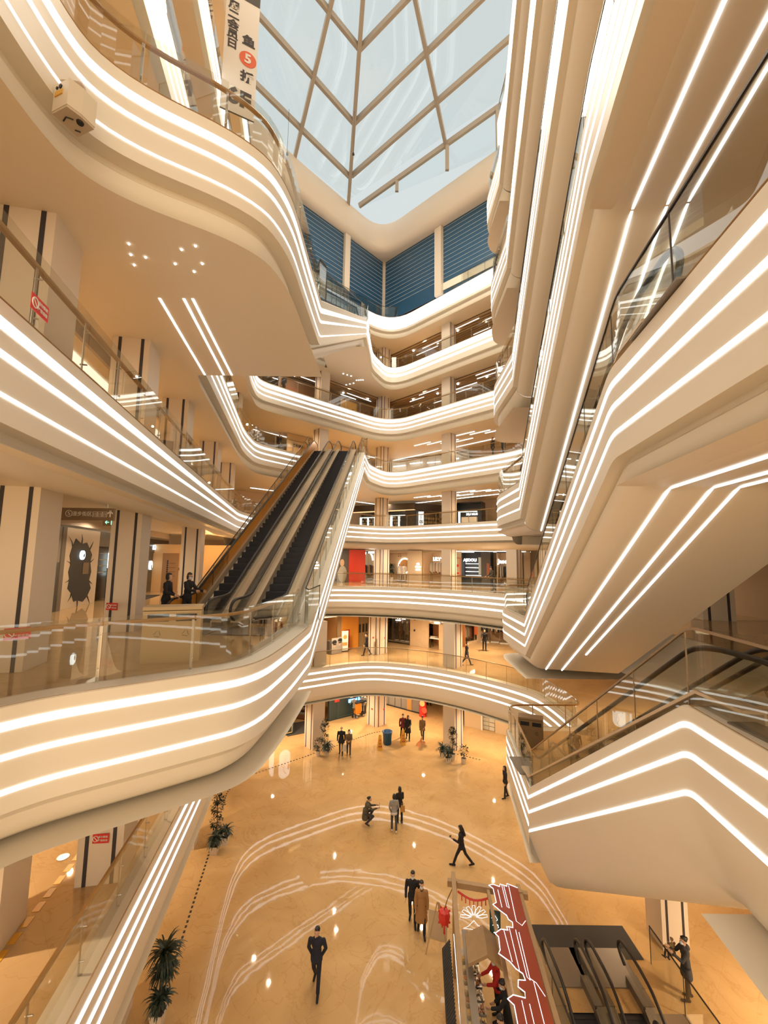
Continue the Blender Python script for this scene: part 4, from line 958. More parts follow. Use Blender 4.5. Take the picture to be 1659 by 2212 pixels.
CREAM = (0.62, 0.49, 0.33); WGLOW = emis('sign_glow', (1, .97, .92), 4.0); BGLOW = emis('blue_sign_glow', (.12, .45, 1.0), 5); CGLOW = emis('display_glow', (.78, .95, .92), 2.2); WARMG = emis('warm_shop_glow', (1.0, .72, .38), 1.3)
class Shop:
    def __init__(s, name, wall, u0, u1, label, cat):
        s.w = wall; s.u0, s.u1 = u0, u1; s.c = (u0 + u1) / 2
        p = wall.pos(s.c); s.t = thing(name, label, cat, p, wall.rz); s.W = u1 - u0
    def box(s, part, u0, u1, v0, v1, m, out=0.0, th=.08, parent=None, **k):
        return MB().box(((u0 + u1) / 2 - s.c, -out - th / 2, (v0 + v1) / 2), (u1 - u0, th, v1 - v0)).obj(part, m, s.t, **k)
    def multi(s, part, rects, m, out=0.0, th=.05):
        mb = MB()
        for u0, u1, v0, v1 in rects: mb.box(((u0 + u1) / 2 - s.c, -out - th / 2, (v0 + v1) / 2), (u1 - u0, th, v1 - v0))
        return mb.obj(part, m, s.t)
    def text(s, txt, u, v, size, m, out=.06, name='sign', bold=.0): return text_mesh(name, txt, size, m, s.t, .03, (u - s.c, -out, v), bold=bold)
    def room(s, depth, h, wallm, floorm=None, back=None):
        hw = s.W / 2; mb = MB(); mb.box((0, depth, h / 2), (s.W, .06, h)); mb.box((-hw, depth / 2, h / 2), (.06, depth, h)); mb.box((hw, depth / 2, h / 2), (.06, depth, h)); mb.box((0, depth / 2, h), (s.W, depth, .06))
        return mb.obj('interior', wallm, s.t)
GARM = [(.02, .018, .016), (.5, .42, .33), (.28, .16, .08), (.1, .08, .07), (.55, .5, .45), (.22, .05, .04), (.08, .09, .10), (.36, .28, .2)]
def rack(wall, u, v_out, L, n, pal, label, glabel, glow=False, h=1.45):
    t = thing('clothes_rack', label, 'clothes rack', wall.pos(u, 0, v_out), wall.rz)
    mb = MB(); mb.tube([(-L / 2, 0, 0), (-L / 2, 0, h), (L / 2, 0, h), (L / 2, 0, 0)], .018, 6); mb.obj('frame', STEEL, t)
    MB().box((0, 0, .03), (L, .35, .05)).obj('base', WHITE, t)
    for i in range(n):
        c = pal[i % len(pal)]; l = .8 + .25 * ((i * 37) % 5) / 5; w = .4
        g = MB(); x = .045
        g.add([(-x, -w * .12, 0), (x, -w * .12, 0), (x, w * .12, 0), (-x, w * .12, 0), (-x, -w / 2, -.12), (x, -w / 2, -.12), (x, w / 2, -.12), (-x, w / 2, -.12), (-x * 1.2, -w * .55, -l), (x * 1.2, -w * .55, -l), (x * 1.2, w * .55, -l), (-x * 1.2, w * .55, -l)],
              [(3, 2, 1, 0), (8, 9, 10, 11)] + [(a + i_, a + (i_ + 1) % 4, a + 4 + (i_ + 1) % 4, a + 4 + i_) for a in (0, 4) for i_ in range(4)])
        o = g.obj('garment', pm(GARM[c], .9)); p = wall.pos(u + (-L / 2 + .08 + (L - .16) * i / max(1, n - 1)), h - .05, v_out); o.location = p; o.rotation_euler = (0, 0, wall.rz + .25)
        MB().tube([(0, 0, 0), (0, 0, .03), (.0, .02, .06)], .008, 5).obj('hanger', STEEL, o)
        tag(o, glabel, 'garment', glabel)
def mannequin(pos, rz, c1, c2, label, h=1.72, head=(.55, .48, .40)):
    t = thing('mannequin', label, 'mannequin', pos, rz); s = h / 1.72
    b = MB(); cap(b, (0, 0, 1.45 * s), (0, 0, 1.52 * s), .05 * s, .045 * s); b.ball((0, 0, 1.62 * s), (.075 * s, .09 * s, .11 * s))
    for sd in (-1, 1): cap(b, (sd * .09, 0, .9 * s), (sd * .11, 0, .05 * s), .08 * s, .045 * s); cap(b, (sd * .2, 0, 1.4 * s), (sd * .25, .02, .85 * s), .05 * s, .03 * s)
    b.ball((0, 0, 1.2 * s), (.17 * s, .11 * s, .3 * s)); remesh(b, 'figure', pm(head, .4), t, .03, 2)
    g = MB(); g.lathe((0, 0, 0), [(.24 * s, .62 * s), (.2 * s, 1.0 * s), (.2 * s, 1.3 * s), (.12 * s, 1.46 * s), (.07 * s, 1.5 * s)], 12)
    for sd in (-1, 1): cap(g, (sd * .2, 0, 1.4 * s), (sd * .26, .02, .95 * s), .075 * s, .055 * s, 8)
    g.obj('garment', pm(c1, .9), t); l = MB()
    for sd in (-1, 1): cap(l, (sd * .09, 0, .75 * s), (sd * .11, 0, .12 * s), .10 * s, .065 * s, 8)
    l.obj('trousers', pm(c2, .9), t); MB().lathe((0, 0, 0), [(0, 0), (.22, 0), (.22, .03), (0, .03)], 14).obj('base', WHITE, t); return t
# ---------------------------------------------------------------- second storey
z = Z[2]; H2 = Z[3] - CEIL - z
WA = Wall((-9.5, 28.9), (0.2, 38.9), z); WB = Wall((0.2, 38.9), (4.8, 35.9), z); WC = Wall((6.3, 36.9), (9.2, 39.6), z)
u = lambda w, px, py=1380: w.uv(px, py)[0]
s = Shop('optician_shop', WA, u(WA, 640), u(WA, 733), 'bright wood-lined shop opening left of the orange wall on the second storey', 'shop'); s.room(2.2, H2, pm((.42, .22, .08)))
s.box('lit_soffit', s.u0, s.u1, H2 - .35, H2 - .2, WARMG, -.6, .3); s.multi('shelf', [(s.u0 + .1, s.u1 - .4, v, v + .05) for v in (.9, 1.4, 1.9)], pm((.5, .33, .16)), -1.6, .4); s.box('pillar', u(WA, 727), u(WA, 733), 0, H2, pm((.3, .19, .1)), .02, .2)
s.box('counter', u(WA, 700), u(WA, 722), 0, 1.0, pm((.10, .085, .075)), .3, .45)
o = thing('poster_board', 'grey poster board of two faces in dark glasses on the second storey', 'poster', WA.pos(u(WA, 713), 0, .85), WA.rz)
MB().box((0, 0, .62), (1.05, .06, 1.2)).obj('board', pm((.30, .27, .24)), o)
mb = MB(); mb.ball((-.25, -.03, .72), (.17, .02, .25)); mb.ball((.27, -.03, .80), (.17, .02, .25)); mb.obj('face', pm((.42, .33, .27)), o)
mb = MB(); mb.ball((-.27, -.035, .92), (.24, .018, .16)); mb.ball((.3, -.035, 1.0), (.22, .018, .15)); mb.box((-.25, -.06, .76), (.28, .02, .08)); mb.box((.27, -.06, .84), (.28, .02, .08)); mb.obj('hair_and_glasses', BLACK, o)
s = Shop('orange_hoarding', WA, u(WA, 733), u(WA, 772), 'plain bright orange wall with a red-framed notice on the second storey', 'hoarding'); s.box('panel', s.u0, s.u1, 0, H2, pm((.74, .30, .035), .5), 0, .12)
a0, a1, b0, b1 = WA.rect(740.5, 1361, 752, 1404); mb = MB()
s.multi('notice_frame', [(a0, a1, b0, b0 + .07), (a0, a1, b1 - .07, b1), (a0, a0 + .07, b0, b1), (a1 - .07, a1, b0, b1), (a0 + .12, a1 - .12, b1 - .55, b1 - .3), (a0 + .12, a1 - .12, b0 + .35, b0 + .5)], RED, .13, .02)
s.multi('notice_icon', [(a0 + .14, a1 - .14, b1 - .28, b1 - .1), (a0 + .16, a0 + .26, b0 + .1, b0 + .3), (a1 - .28, a1 - .18, b0 + .1, b0 + .3)], BLACK, .13, .02)
s = Shop('folding_door', WA, u(WA, 772), u(WA, 824), 'tan folding shop door with a row of small dark windows on the second storey', 'door'); s.box('curtain', s.u0, s.u1, 0, H2 - .45, pm((.42, .29, .14), .6), -.05, .06)
s.multi('pleat', [(s.u0 + .16 * i, s.u0 + .16 * i + .05, 0, H2 - .45) for i in range(int(s.W / .16))], pm((.33, .22, .10)), .0, .05); s.box('head_box', s.u0, s.u1, H2 - .45, H2, pm((.05, .045, .05)), 0, .3)
n = 7
for i in range(n):
    q = s.u0 + .12 + (s.W - .2) * i / n; s.box('window', q, q + .2, 1.15, 1.85, pm((.03, .025, .02), .3), .05, .03)
o = thing('sign_stand', 'white notice with red print standing in front of the tan folding door', 'sign', WA.pos(u(WA, 801), 0, 1.2), WA.rz); MB().box((0, 0, 1.2), (.42, .03, .85)).obj('board', WHITE, o); MB().box((0, -.02, 1.42), (.3, .01, .2)).obj('print', RED, o)
mb = MB(); mb.tube([(0, 0, 0), (0, 0, .8)], .02, 6); mb.lathe((0, 0, 0), [(0, 0), (.2, 0), (.2, .03), (0, .04)], 12); mb.obj('stand', DARKM, o)
o = thing('standee', 'tall cream promotional standee between the poster and the orange wall', 'sign', WA.pos(u(WA, 733), 0, .7), WA.rz - .3); MB().box((0, 0, .85), (.55, .05, 1.55)).obj('board', WHITE, o); mb = MB(); mb.ball((0, -.03, 1.15), (.17, .01, .17)); mb.box((0, -.03, .6), (.4, .01, .25)); mb.obj('print', pm((.75, .3, .08)), o); MB().box((0, .05, .04), (.5, .3, .06)).obj('foot', DARKM, o)
STONE = mat('veined_stone', (.56, .42, .27), .3, noise=.16, nscale=2.2)
s = Shop('tailor_shop', WB, 0, WB.L, 'stone-clad clothes shop with an arched mannequin window right of the corner column', 'shop')
a0, a1, b0, b1 = WB.rect(838, 1323, 887, 1392); e0, e1, f0, f1 = WB.rect(927, 1346, 966, 1396)
s.multi('stone_wall', [(0, max(.05, a0), 0, H2), (a1, e0, 0, H2), (e1, WB.L, 0, H2), (a0, a1, b1, H2), (e0, e1, f1, H2)], STONE, 0, .12)
bk = pm((.16, .125, .09), .6); s.multi('display_back', [(a0, a1, 0, b1)], bk, -.75, .05); s.multi('display_floor', [(a0, a1, .12, .2)], bk, -.7, .75)
mb = MB(); R_ = .3
for sx, x0 in ((1, a0), (-1, a1)): mb.poly3([(x0 - s.c, -.13, b1)] + [(x0 + sx * (R_ - R_ * math.cos(t_)) - s.c, -.13, b1 - R_ + R_ * math.sin(t_)) for t_ in [i * PI / 10 for i in range(6)]][::-1 if sx > 0 else 1], -.13 if sx > 0 else .13)
mb.obj('arch_corner', STONE, s.t); s.box('display_glass', a0, a1, .2, b1, GLASS, -.06, .02)
s.text('中山小服', (a0 + a1) / 2, b1 - .30, .38, WGLOW, .15); s.text('SUNSONY', (a0 + a1) / 2, b1 - .58, .12, WGLOW, .15)
s.text('中山小服', (e0 + e1) / 2, f1 + .36, .40, WGLOW, .18); s.text('SUNSONY', (e0 + e1) / 2, f1 + .10, .12, WGLOW, .18)
mb = MB(); mb.box(((e0 + e1) / 2 - s.c, 2.2, H2 / 2), (e1 - e0 + 1.4, .06, H2)); mb.obj('interior', pm((.40, .16, .06)), s.t); s.box('lit_soffit', e0, e1, f1 - .1, f1 - .04, WARMG, -1.6, 1.2)
for px in (897, 897): pass
s.multi('wall_lamp', [(u(WB, 896), u(WB, 896) + .1, v, v + .16) for v in (1.25, 2.2)], BLACK, .12, .08)
for i, (px, c1) in enumerate(((853, (.018, .016, .015)), (865, (.03, .028, .026)), (875, (.14, .10, .06)))):
    mannequin(WB.pos(u(WB, px), .2, -.35), WB.rz + PI, c1, (.02, .018, .016), ['leftmost dark mannequin in the arched shop window', 'middle dark mannequin in the arched shop window', 'brown-coated mannequin at right in the arched shop window'][i], 1.75)
mannequin(WB.pos((e0 + e1) / 2, .35, -1.0), WB.rz + PI, (.03, .03, .035), (.03, .03, .03), 'dark suited mannequin inside the lit shop entrance', 1.7)
for i, (dx, dz, l) in enumerate(((-.35, .8, 'display table with folded clothes in the lit shop entrance'), (.45, .5, 'low white display table at the right of the lit shop entrance'))):
    t = thing('display_table', l, 'table', WB.pos((e0 + e1) / 2 + dx, 0, -.35 - .2 * i), WB.rz); MB().box((0, 0, dz), (.95, .6, .06)).obj('table_top', WHITE, t)
    for x in (-.4, .4):
        for y in (-.25, .25): MB().box((x, y, dz / 2), (.04, .04, dz)).obj('leg', DARKM, t)
for i in range(5):
    o = MB().box((0, 0, .05), (.28, .22, .1)).obj('folded_shirt', pm(GARM[(i * 3 + 1) % 8], .9)); o.location = WB.pos((e0 + e1) / 2 - .75 + i * .22 if i < 4 else (e0 + e1) / 2 + .45, .83 if i < 4 else .53, -.35); tag(o, 'small folded garment on a display table in the lit shop entrance', 'folded clothes', 'folded clothes in the lit entrance')
o = MB().lathe((0, 0, 0), [(.14, 0), (.1, .3), (.13, .45), (.05, .5)], 10).obj('red_dress', RED); o.location = WB.pos((e0 + e1) / 2 + .62, .53, -.35); tag(o, 'bright red garment form on the low white table', 'garment')
s = Shop('stone_shop_corner', WC, 0, u(WC, 1047), 'stone shop corner with a glazed window of coats, second storey right of the plain column', 'shop')
a0, a1, b0, b1 = WC.rect(996, 1345, 1030, 1392); s.multi('stone_wall', [(-.5, a0, 0, H2), (a1, s.u1, 0, H2), (a0, a1, b1, H2), (a0, a1, 0, .25)], STONE, 0, .12); s.box('display_back', a0, a1, .2, b1, pm((.30, .22, .15)), -.9, .05); s.box('display_glass', a0, a1, .25, b1, GLASS, -.06, .02)
s.text('中山小服', u(WC, 1012), b1 + .42, .36, WGLOW, .16)
rack(WC, (a0 + a1) / 2, -.45, 1.6, 8, [1, 2, 5, 4, 7], 'clothes rack in the glazed window right of the plain column', 'coat hanging in the glazed window right of the plain column')
WD = Wall((8.6, 39.0), (11.4, 38.0), z)
s = Shop('open_clothes_shop', WD, -.2, 2.9, 'open clothes shop with hanging racks at the far right of the second storey', 'shop'); s.room(2.0, H2 - .1, pm((.45, .3, .17))); s.multi('notice', [(-.2, .1, .7, 2.3)], pm((.55, .12, .03)), .05, .04)
for i in range(3): rack(WD, .7 + .85 * i, -.5 - .3 * (i % 2), 0.75, 5, [[0, 3, 6], [4, 0, 2], [0, 5, 3]][i], ['left rack in the open clothes shop at the far right of the second storey', 'middle rack in the open clothes shop at the far right of the second storey', 'right rack in the open clothes shop at the far right of the second storey'][i], ['dark garment on the left rack of the open clothes shop', 'garment on the middle rack of the open clothes shop', 'garment on the right rack of the open clothes shop'][i], h=1.9)
# ---------------------------------------------------------------- third storey
z = Z[3]; H3 = 2.95
WA = Wall((-7.5, 34.6), (0.2, 41.4), z); WB = Wall((0.2, 41.4), (4.4, 38.6), z); WC = Wall((4.6, 38.6), (13.2, 34.6), z)
u = lambda w, px, py=1235: w.uv(px, py)[0]
s = Shop('red_shop', WA, u(WA, 700), u(WA, 787), 'shop front with a dark portrait panel and a plain bright red panel, third storey', 'shop'); s.box('dark_panel', s.u0, u(WA, 752), 0, H3, pm((.075, .065, .06)), 0, .1); s.box('red_panel', u(WA, 752), s.u1, 0, H3, pm((.60, .045, .02), .5), 0, .12)
mb = MB(); c = u(WA, 738) - s.c; mb.ball((c, -.11, .75), (.5, .02, .75)); mb.obj('portrait_body', pm((.30, .27, .22)), s.t); MB().ball((c - .05, -.12, 1.75), (.24, .02, .33)).obj('portrait_face', pm((.42, .27, .17)), s.t)
s = Shop('arch_shop', WA, u(WA, 787), u(WA, 816), 'narrow clothes shop with a glowing white arch left of the corner column', 'shop'); s.room(1.6, H3, pm(CREAM)); c = u(WA, 800) - s.c
MB().tube([(c + .62 * math.cos(a), .4, 2.0 + .75 * math.sin(a)) for a in [i * PI / 14 for i in range(15)]], .07, 8).obj('arch_light', WGLOW, s.t); s.box('sign_board', u(WA, 789), u(WA, 812), H3 - .35, H3 - .1, pm((.06, .05, .045)), .1, .06); s.text('上海时装店', u(WA, 800), H3 - .22, .2, WGLOW, .18)
rack(WA, u(WA, 801), -.5, 1.2, 8, [2, 0, 3, 2], 'clothes rack under the glowing white arch', 'brown or black garment under the glowing arch', h=1.6)
s = Shop('mirror_shop', WB, u(WB, 836), u(WB, 884), 'pale shop window with a round glowing mirror and a tall leafy plant', 'shop'); s.box('back_panel', s.u0, s.u1, 0, H3 - .25, pm((.66, .47, .27)), -.5, .08); s.box('fascia', s.u0, s.u1, H3 - .25, H3, pm((.50, .38, .24)), 0, .1)
c = u(WB, 870); v = WB.uv(870, 1222)[1]; MB().lathe((c - s.c, .42, v), [(0, 0), (.62, 0), (.62, .03), (0, .03)], 28, Matrix.Rotation(PI / 2, 3, 'X')).obj('mirror', pm((.62, .30, .10), .3), s.t)
MB().tube([(c - s.c + .68 * math.cos(a), .38, v + .68 * math.sin(a)) for a in [i * PI / 16 for i in range(33)]], .05, 7).obj('mirror_light', WGLOW, s.t); s.multi('wall_tile', [(u(WB, 855) + .22 * i, u(WB, 855) + .22 * i + .12, 2.35 + .25 * j, 2.5 + .25 * j) for i in range(2) for j in range(2)], pm((.35, .25, .15)), -.42, .03)
for i, px in enumerate((860, 870)): mannequin(WB.pos(u(WB, px), .1, -.2), WB.rz + PI, (.66, .58, .48), (.55, .45, .35), ['left white-dressed mannequin before the round mirror', 'right white-dressed mannequin before the round mirror'][i], 1.6, (.3, .2, .14))
s = Shop('beige_shop_pillar', WB, u(WB, 884), u(WB, 915), 'beige pillar with a white three-line sign between two shops on the third storey', 'pillar'); s.box('panel', s.u0, s.u1, 0, H3, pm((.50, .38, .25)), .05, .3)
for i, tx in enumerate(('ella', 'dream', 'store')): s.text(tx, u(WB, 907), WB.uv(907, 1218)[1] - i * .26, .22, WGLOW, .38, bold=.008)
s = Shop('lily_shop', WB, u(WB, 915), u(WB, 968), 'warm-lit clothes shop with a white LILY sign on the third storey', 'shop'); s.room(1.9, H3, pm((.72, .50, .28))); s.text('LILY', u(WB, 944), WB.uv(944, 1208)[1], .42, WGLOW, .05, bold=.012); s.box('light_bar', u(WB, 930), u(WB, 950), 2.25, 2.3, WGLOW, -1.4, .05); s.box('head_panel', s.u0, s.u1, H3 - .18, H3, pm((.40, .3, .18)), 0, .1)
rack(WB, u(WB, 931), -1.3, 1.5, 12, [4, 1, 7, 4, 2], 'left clothes rack under the LILY sign', 'pale garment on the left rack under the LILY sign', h=1.9); rack(WB, u(WB, 950), -1.3, 1.2, 9, [4, 7, 1, 2], 'right clothes rack under the LILY sign', 'pale garment on the right rack under the LILY sign', h=1.9)
s = Shop('notice_panel', WC, u(WC, 976), u(WC, 997), 'beige panel with a thin red framed notice right of the plain column, third storey', 'panel'); s.box('panel', s.u0, s.u1, 0, H3, pm((.52, .41, .27)), 0, .12); c = u(WC, 989)
s.multi('notice_frame', [(c - .28, c + .28, .75, .79), (c - .28, c + .28, 2.3, 2.34), (c - .28, c - .24, .75, 2.34), (c + .24, c + .28, .75, 2.34), (c - .12, c + .12, 1.55, 1.75), (c - .14, c + .14, .9, 1.05)], RED, .13, .02)
s = Shop('black_cosmetics_shop', WC, u(WC, 997), u(WC, 1060), 'black cosmetics shop with lit shelves and a white name sign, third storey', 'shop'); s.box('frame_wall', u(WC, 1040), s.u1, 0, H3, pm((.07, .06, .055)), 0, .12); s.room(1.2, H3, pm((.03, .03, .032)))
s.text('AJIDOU', u(WC, 1016), WC.uv(1016, 1210)[1], .34, WGLOW, .1, bold=.01); s.multi('lit_shelf', [(u(WC, 1000), u(WC, 1034), v, v + .035) for v in (.75, 1.1, 1.45, 1.8)], WGLOW, -1.05, .04); s.box('poster', u(WC, 1034), u(WC, 1040), .9, 2.4, pm((.42, .5, .52)), .0, .05)
s.box('upper_sign', u(WC, 1000), u(WC, 1026), H3 - .12, H3, WGLOW, .3, .05); s.multi('hoarding_print', [(u(WC, 1052), u(WC, 1058), .9, 1.9)], pm((.3, .08, .04)), .12, .02)
s = Shop('casual_wear_shop', WC, u(WC, 1074), u(WC, 1118), 'cream clothes shop with a white handwritten sign and coats at the right, third storey', 'shop'); s.room(1.6, H3, pm((.66, .47, .27))); s.text('Jasey', u(WC, 1089), WC.uv(1089, 1213)[1], .5, WGLOW, .05, bold=.01); s.box('head_panel', s.u0, s.u1, H3 - .15, H3 - .02, BLACK, 0, .1)
rack(WC, u(WC, 1092), -1.0, 2.0, 12, [0, 3, 4, 7, 0, 6], 'clothes rack under the handwritten sign', 'dark or pale coat under the handwritten sign', h=1.7)
for i, px in enumerate((1123, 1140)): o = MB().box((0, 0, H3 / 2), (.5, .3, H3), WC.rz).obj('wall_panel', pm((.42, .33, .23))); o.location = WC.pos(u(WC, px), 0, .2); struct(o, 'beige pilaster at the far right of the third storey, %s' % ['first', 'second'][i], 'pilaster')
# ---------------------------------------------------------------- fourth storey: dark corner kiosk
z = Z[4]; H4 = 2.9
WA = Wall((-3.6, 47.0), (3.3, 43.3), z); WB = Wall((3.3, 43.3), (8.3, 45.6), z); WC = Wall((7.4, 40.6), (11.2, 38.6), z)
u = lambda w, px, py=1115: w.uv(px, py)[0]; DK = pm((.035, .032, .03), .4)
s = Shop('dark_corner_shop', WA, 0, WA.L, 'dark corner shop with white-lit glass cabinets and an 05 light box, fourth storey', 'shop')
s.box('roof_fascia', 0, WA.L, 2.05, 2.75, pm((.055, .045, .036), .4), 0, .3); s.box('copper_strip', 0, WA.L, 1.98, 2.05, emis('copper_glow', (.9, .45, .2), 1.2), .02, .32); s.box('back_wall', 0, WA.L, 0, 2.1, DK, -2.0, .1)
q0, q1 = u(WA, 878), WA.L; s.box('dark_pillar', q0, q1, 0, 2.05, DK, 0, .3)
s.multi('lit_frame', [r for a, b in ((775, 779), (791, 794), (806, 809), (841, 845), (858, 861), (875, 878)) for r in [(u(WA, a), u(WA, b), 0, 1.45)]] + [(u(WA, 775), u(WA, 809), 1.4, 1.47), (u(WA, 841), u(WA, 878), 1.5, 1.57)], CGLOW, -.3, .06)
s.multi('goods', [(u(WA, 776) + .21 * i, u(WA, 776) + .21 * i + .13, .3 + .33 * j, .5 + .33 * j) for i in range(24) for j in range(4) if (i * 7 + j * 3) % 4], pm((.30, .22, .11)), -.5, .12)
sb = MB(); w_ = WB.L
o = thing('dark_shop_wing', 'right wing of the dark corner shop with gold shelves, fourth storey', 'shop', WB.pos(w_ / 2), WB.rz)
MB().box((0, .15, 2.4), (w_, .3, .7)).obj('roof_fascia', pm((.055, .045, .036), .4), o); MB().box((0, 1.2, 1.05), (w_, .1, 2.1)).obj('back_wall', pm((.16, .10, .05)), o); MB().box((-w_ / 2 + .3, .1, 1.0), (.6, .3, 2.0)).obj('dark_pillar', DK, o)
mb = MB()
for i in range(9):
    for j in range(3): mb.box((-w_ / 2 + 1.1 + i * .32, .8, .45 + j * .42), (.18, .18, .22))
mb.obj('goods', pm((.42, .28, .11)), o); text_mesh('sign', 'LOOO', .3, WGLOW, o, .04, (w_ * .22, -.05, 2.45))
o = thing('light_box', 'tall white light box with the number 05 at the corner of the dark shop', 'light box', WB.pos(u(WB, 906), 0, .35), WB.rz - .3); MB().box((0, 0, .95), (.52, .16, 1.75)).obj('box', emis('lightbox_glow', (1, .95, .84), 1.1), o); text_mesh('number', '05', .42, BLACK, o, .01, (0, -.085, .75), bold=.01)
mb = MB(); mb.tube([(-.12, -.085, 1.2), (-.12, -.085, 1.45), (0, -.085, 1.55), (.12, -.085, 1.45), (.12, -.085, 1.2), (-.12, -.085, 1.2)], .012, 5); mb.obj('emblem', BLACK, o)
s = Shop('dark_bag_shop', WC, u(WC, 984), u(WC, 1040), 'second dark shop with a white sign right of the plain column, fourth storey', 'shop'); s.room(1.4, 2.5, DK); s.text('MU NUS', u(WC, 1020), WC.uv(1020, 1111)[1], .3, WGLOW, .1, bold=.008); s.multi('lit_frame', [(u(WC, 989), u(WC, 993), 0, 1.6), (u(WC, 989), u(WC, 1030), 1.55, 1.62)], CGLOW, -.2, .06); s.box('counter', u(WC, 1000), u(WC, 1032), 0, 1.0, WHITE, .1, .4)
# fifth storey: bright displays
z = Z[5]; WA = Wall((0.4, 46.6), (8.4, 42.0), z)
s = Shop('bright_showroom', WA, 0.1, WA.L, 'white showroom with bright light lines behind the fifth-storey rail', 'shop'); s.box('back_wall', 0, WA.L, 0, 2.9, pm((.62, .60, .55)), -1, .1)
for i in range(4): s.box('light_line', .4 + 2.1 * i, 1.9 + 2.1 * i, 2.05 + .12 * (i % 2), 2.14 + .12 * (i % 2), WGLOW, -.6, .08)
WA2 = Wall((-9.0, 37.2), (-2.5, 43.5), z); s = Shop('pale_shop_front', WA2, 0, WA2.L, 'cream shop wall with small dark letters at the far left of the fifth storey', 'shop'); s.box('wall_panel', 0, WA2.L, 0, 2.95, pm((.60, .45, .28)), 0, .1); s.text('艺术城市CITY', 1.5, 1.9, .32, BLACK, .14); s.box('dark_sign', 2.4, 4.2, 2.0, 2.35, BLACK, .1, .06)
# sixth storey, left
z = Z[6]; WA = Wall((-9.4, 35.2), (-0.6, 43.0), z); u = lambda w, px, py=860: w.uv(px, py)[0]
s = Shop('dark_restaurant', WA, 0, WA.L, 'dark brown restaurant front with a mustard panel behind the left sixth-storey rail', 'restaurant'); s.box('wall_panel', 0, WA.L, 0, 2.2, pm((.17, .085, .045)), -.2, .1); a0, a1 = u(WA, 735), u(WA, 770); s.box('mustard_panel', a0, a1, 0, 1.9, pm((.55, .30, .04)), 0, .08); s.box('light_panel', u(WA, 610), u(WA, 640), .3, 1.5, pm((.24, .10, .06)), 0, .08); mb = MB(); mb.ball(((a0 + a1) / 2 - s.c + .5, -.1, .9), (.2, .02, .28)); mb.obj('print', BLACK, s.t)
# ---------------------------------------------------------------- ground floor
z = Z[1]; H1 = Z[2] - CEIL - z
WA = Wall((-5.2, 34.0), (-.6, 37.5), z); u = lambda w, px, py=1540: w.uv(px, py)[0]; GR = pm((.022, .040, .042), .35)
s = Shop('green_shop_front', WA, u(WA, 708), u(WA, 778), 'dark green shop front with gold shields and a blue lit sign on the ground floor', 'shop'); s.box('wall_panel', s.u0, s.u1, 0, H1, GR, 0, .15); s.multi('panel_moulding', [(s.u0 + .1, s.u0 + .14, .1, H1), (s.u0 + .8, s.u0 + .84, .1, H1), (s.u0 + .8, s.u1, .12, .16)], pm((.05, .08, .08)), .15, .03)
for v in (1.35, 2.85): s.box('red_plate', u(WA, 720), u(WA, 730), v, v + .28, RED, .15, .03)
for v in (1.5, 2.7):
    c = u(WA, 746) - s.c; MB().poly3([(c - .17, -.19, v + .62), (c + .17, -.19, v + .62), (c + .17, -.19, v + .25), (c, -.19, v), (c - .17, -.19, v + .25)], .04).obj('shield', pm((.42, .33, .2), .4), s.t)
s.text('E2024 B', u(WA, 762), WA.uv(762, 1511)[1], .34, BGLOW, .2, bold=.012); s.box('menu_light', u(WA, 754), u(WA, 768), 1.45, 1.7, WARMG, .15, .04); s.box('door_frame', s.u1, s.u1 + .5, 0, H1, pm((.5, .42, .32)), 0, .1)
o = thing('cleaning_cart', 'orange and black cleaning cart beside the dark green shop front', 'cart', WA.pos(u(WA, 764), 0, .7), WA.rz); MB().box((-.15, 0, .75), (.5, .5, .8)).obj('bag', pm((.75, .28, .02), .7), o); MB().box((.1, 0, 1.18), (1.05, .52, .08)).obj('tray', BLACK, o); mb = MB(); mb.box((.35, 0, .25), (.5, .45, .08)); mb.bar((.58, .2, .25), (.58, .2, 1.2), .04); mb.bar((.58, -.2, .25), (.58, -.2, 1.2), .04); mb.obj('frame', BLACK, o)
for x in (-.3, .45):
    for y in (-.22, .22): MB().lathe((x, y, .1), [(0, -.02), (.1, -.02), (.1, .02), (0, .02)], 12, Matrix.Rotation(PI / 2, 3, 'X')).obj('wheel', pm((.3, .28, .25)), o)
WB = Wall((0.28, 38.84), (3.6, 36.4), z)
s = Shop('grey_kiosk_wall', WB, 0, u(WB, 912), 'row of grey panels with one orange door on the ground floor right of the corner column', 'kiosk'); s.box('wall_panel', 0, s.u1, .1, 2.3, pm((.23, .20, .17)), 0, .12); s.multi('panel_joint', [(i, i + .03, .1, 2.3) for i in (.55, 1.2, 1.85, 2.5)], BLACK, .12, .02); s.box('orange_door', u(WB, 881), u(WB, 891), .1, 2.2, pm((.50, .27, .08)), .12, .04); s.box('picture', u(WB, 893), u(WB, 907), 1.35, 2.2, pm((.15, .19, .2)), .12, .04); s.box('plinth', 0, s.u1, 0, .1, BLACK, 0, .14)
REDG = emis('red_lantern_glow', (.9, .06, .02), 1.4)
o = thing('red_display', 'glowing red and orange round paper ornaments at the end of the grey panels', 'ornament', WB.pos(u(WB, 919), 0, .4), WB.rz)
MB().lathe((0, 0, 0), [(0, 0), (.3, 0), (.28, .9), (.15, 1.6), (0, 1.65)], 12).obj('stand', RED, o)
for i, (x, v, r) in enumerate(((.18, 1.75, .3), (-.1, 2.15, .26), (.1, 1.1, .22), (.3, .6, .22))): MB().lathe((x, -.3, v), [(0, -.04), (r, -.04), (r, .04), (0, .04)], 16, Matrix.Rotation(PI / 2, 3, 'X')).obj('disc', REDG if i != 2 else emis('orange_glow', (1, .25, .06), 1.5), o)
WR = Wall((7.6, 33.6), (11, 31.6), z)
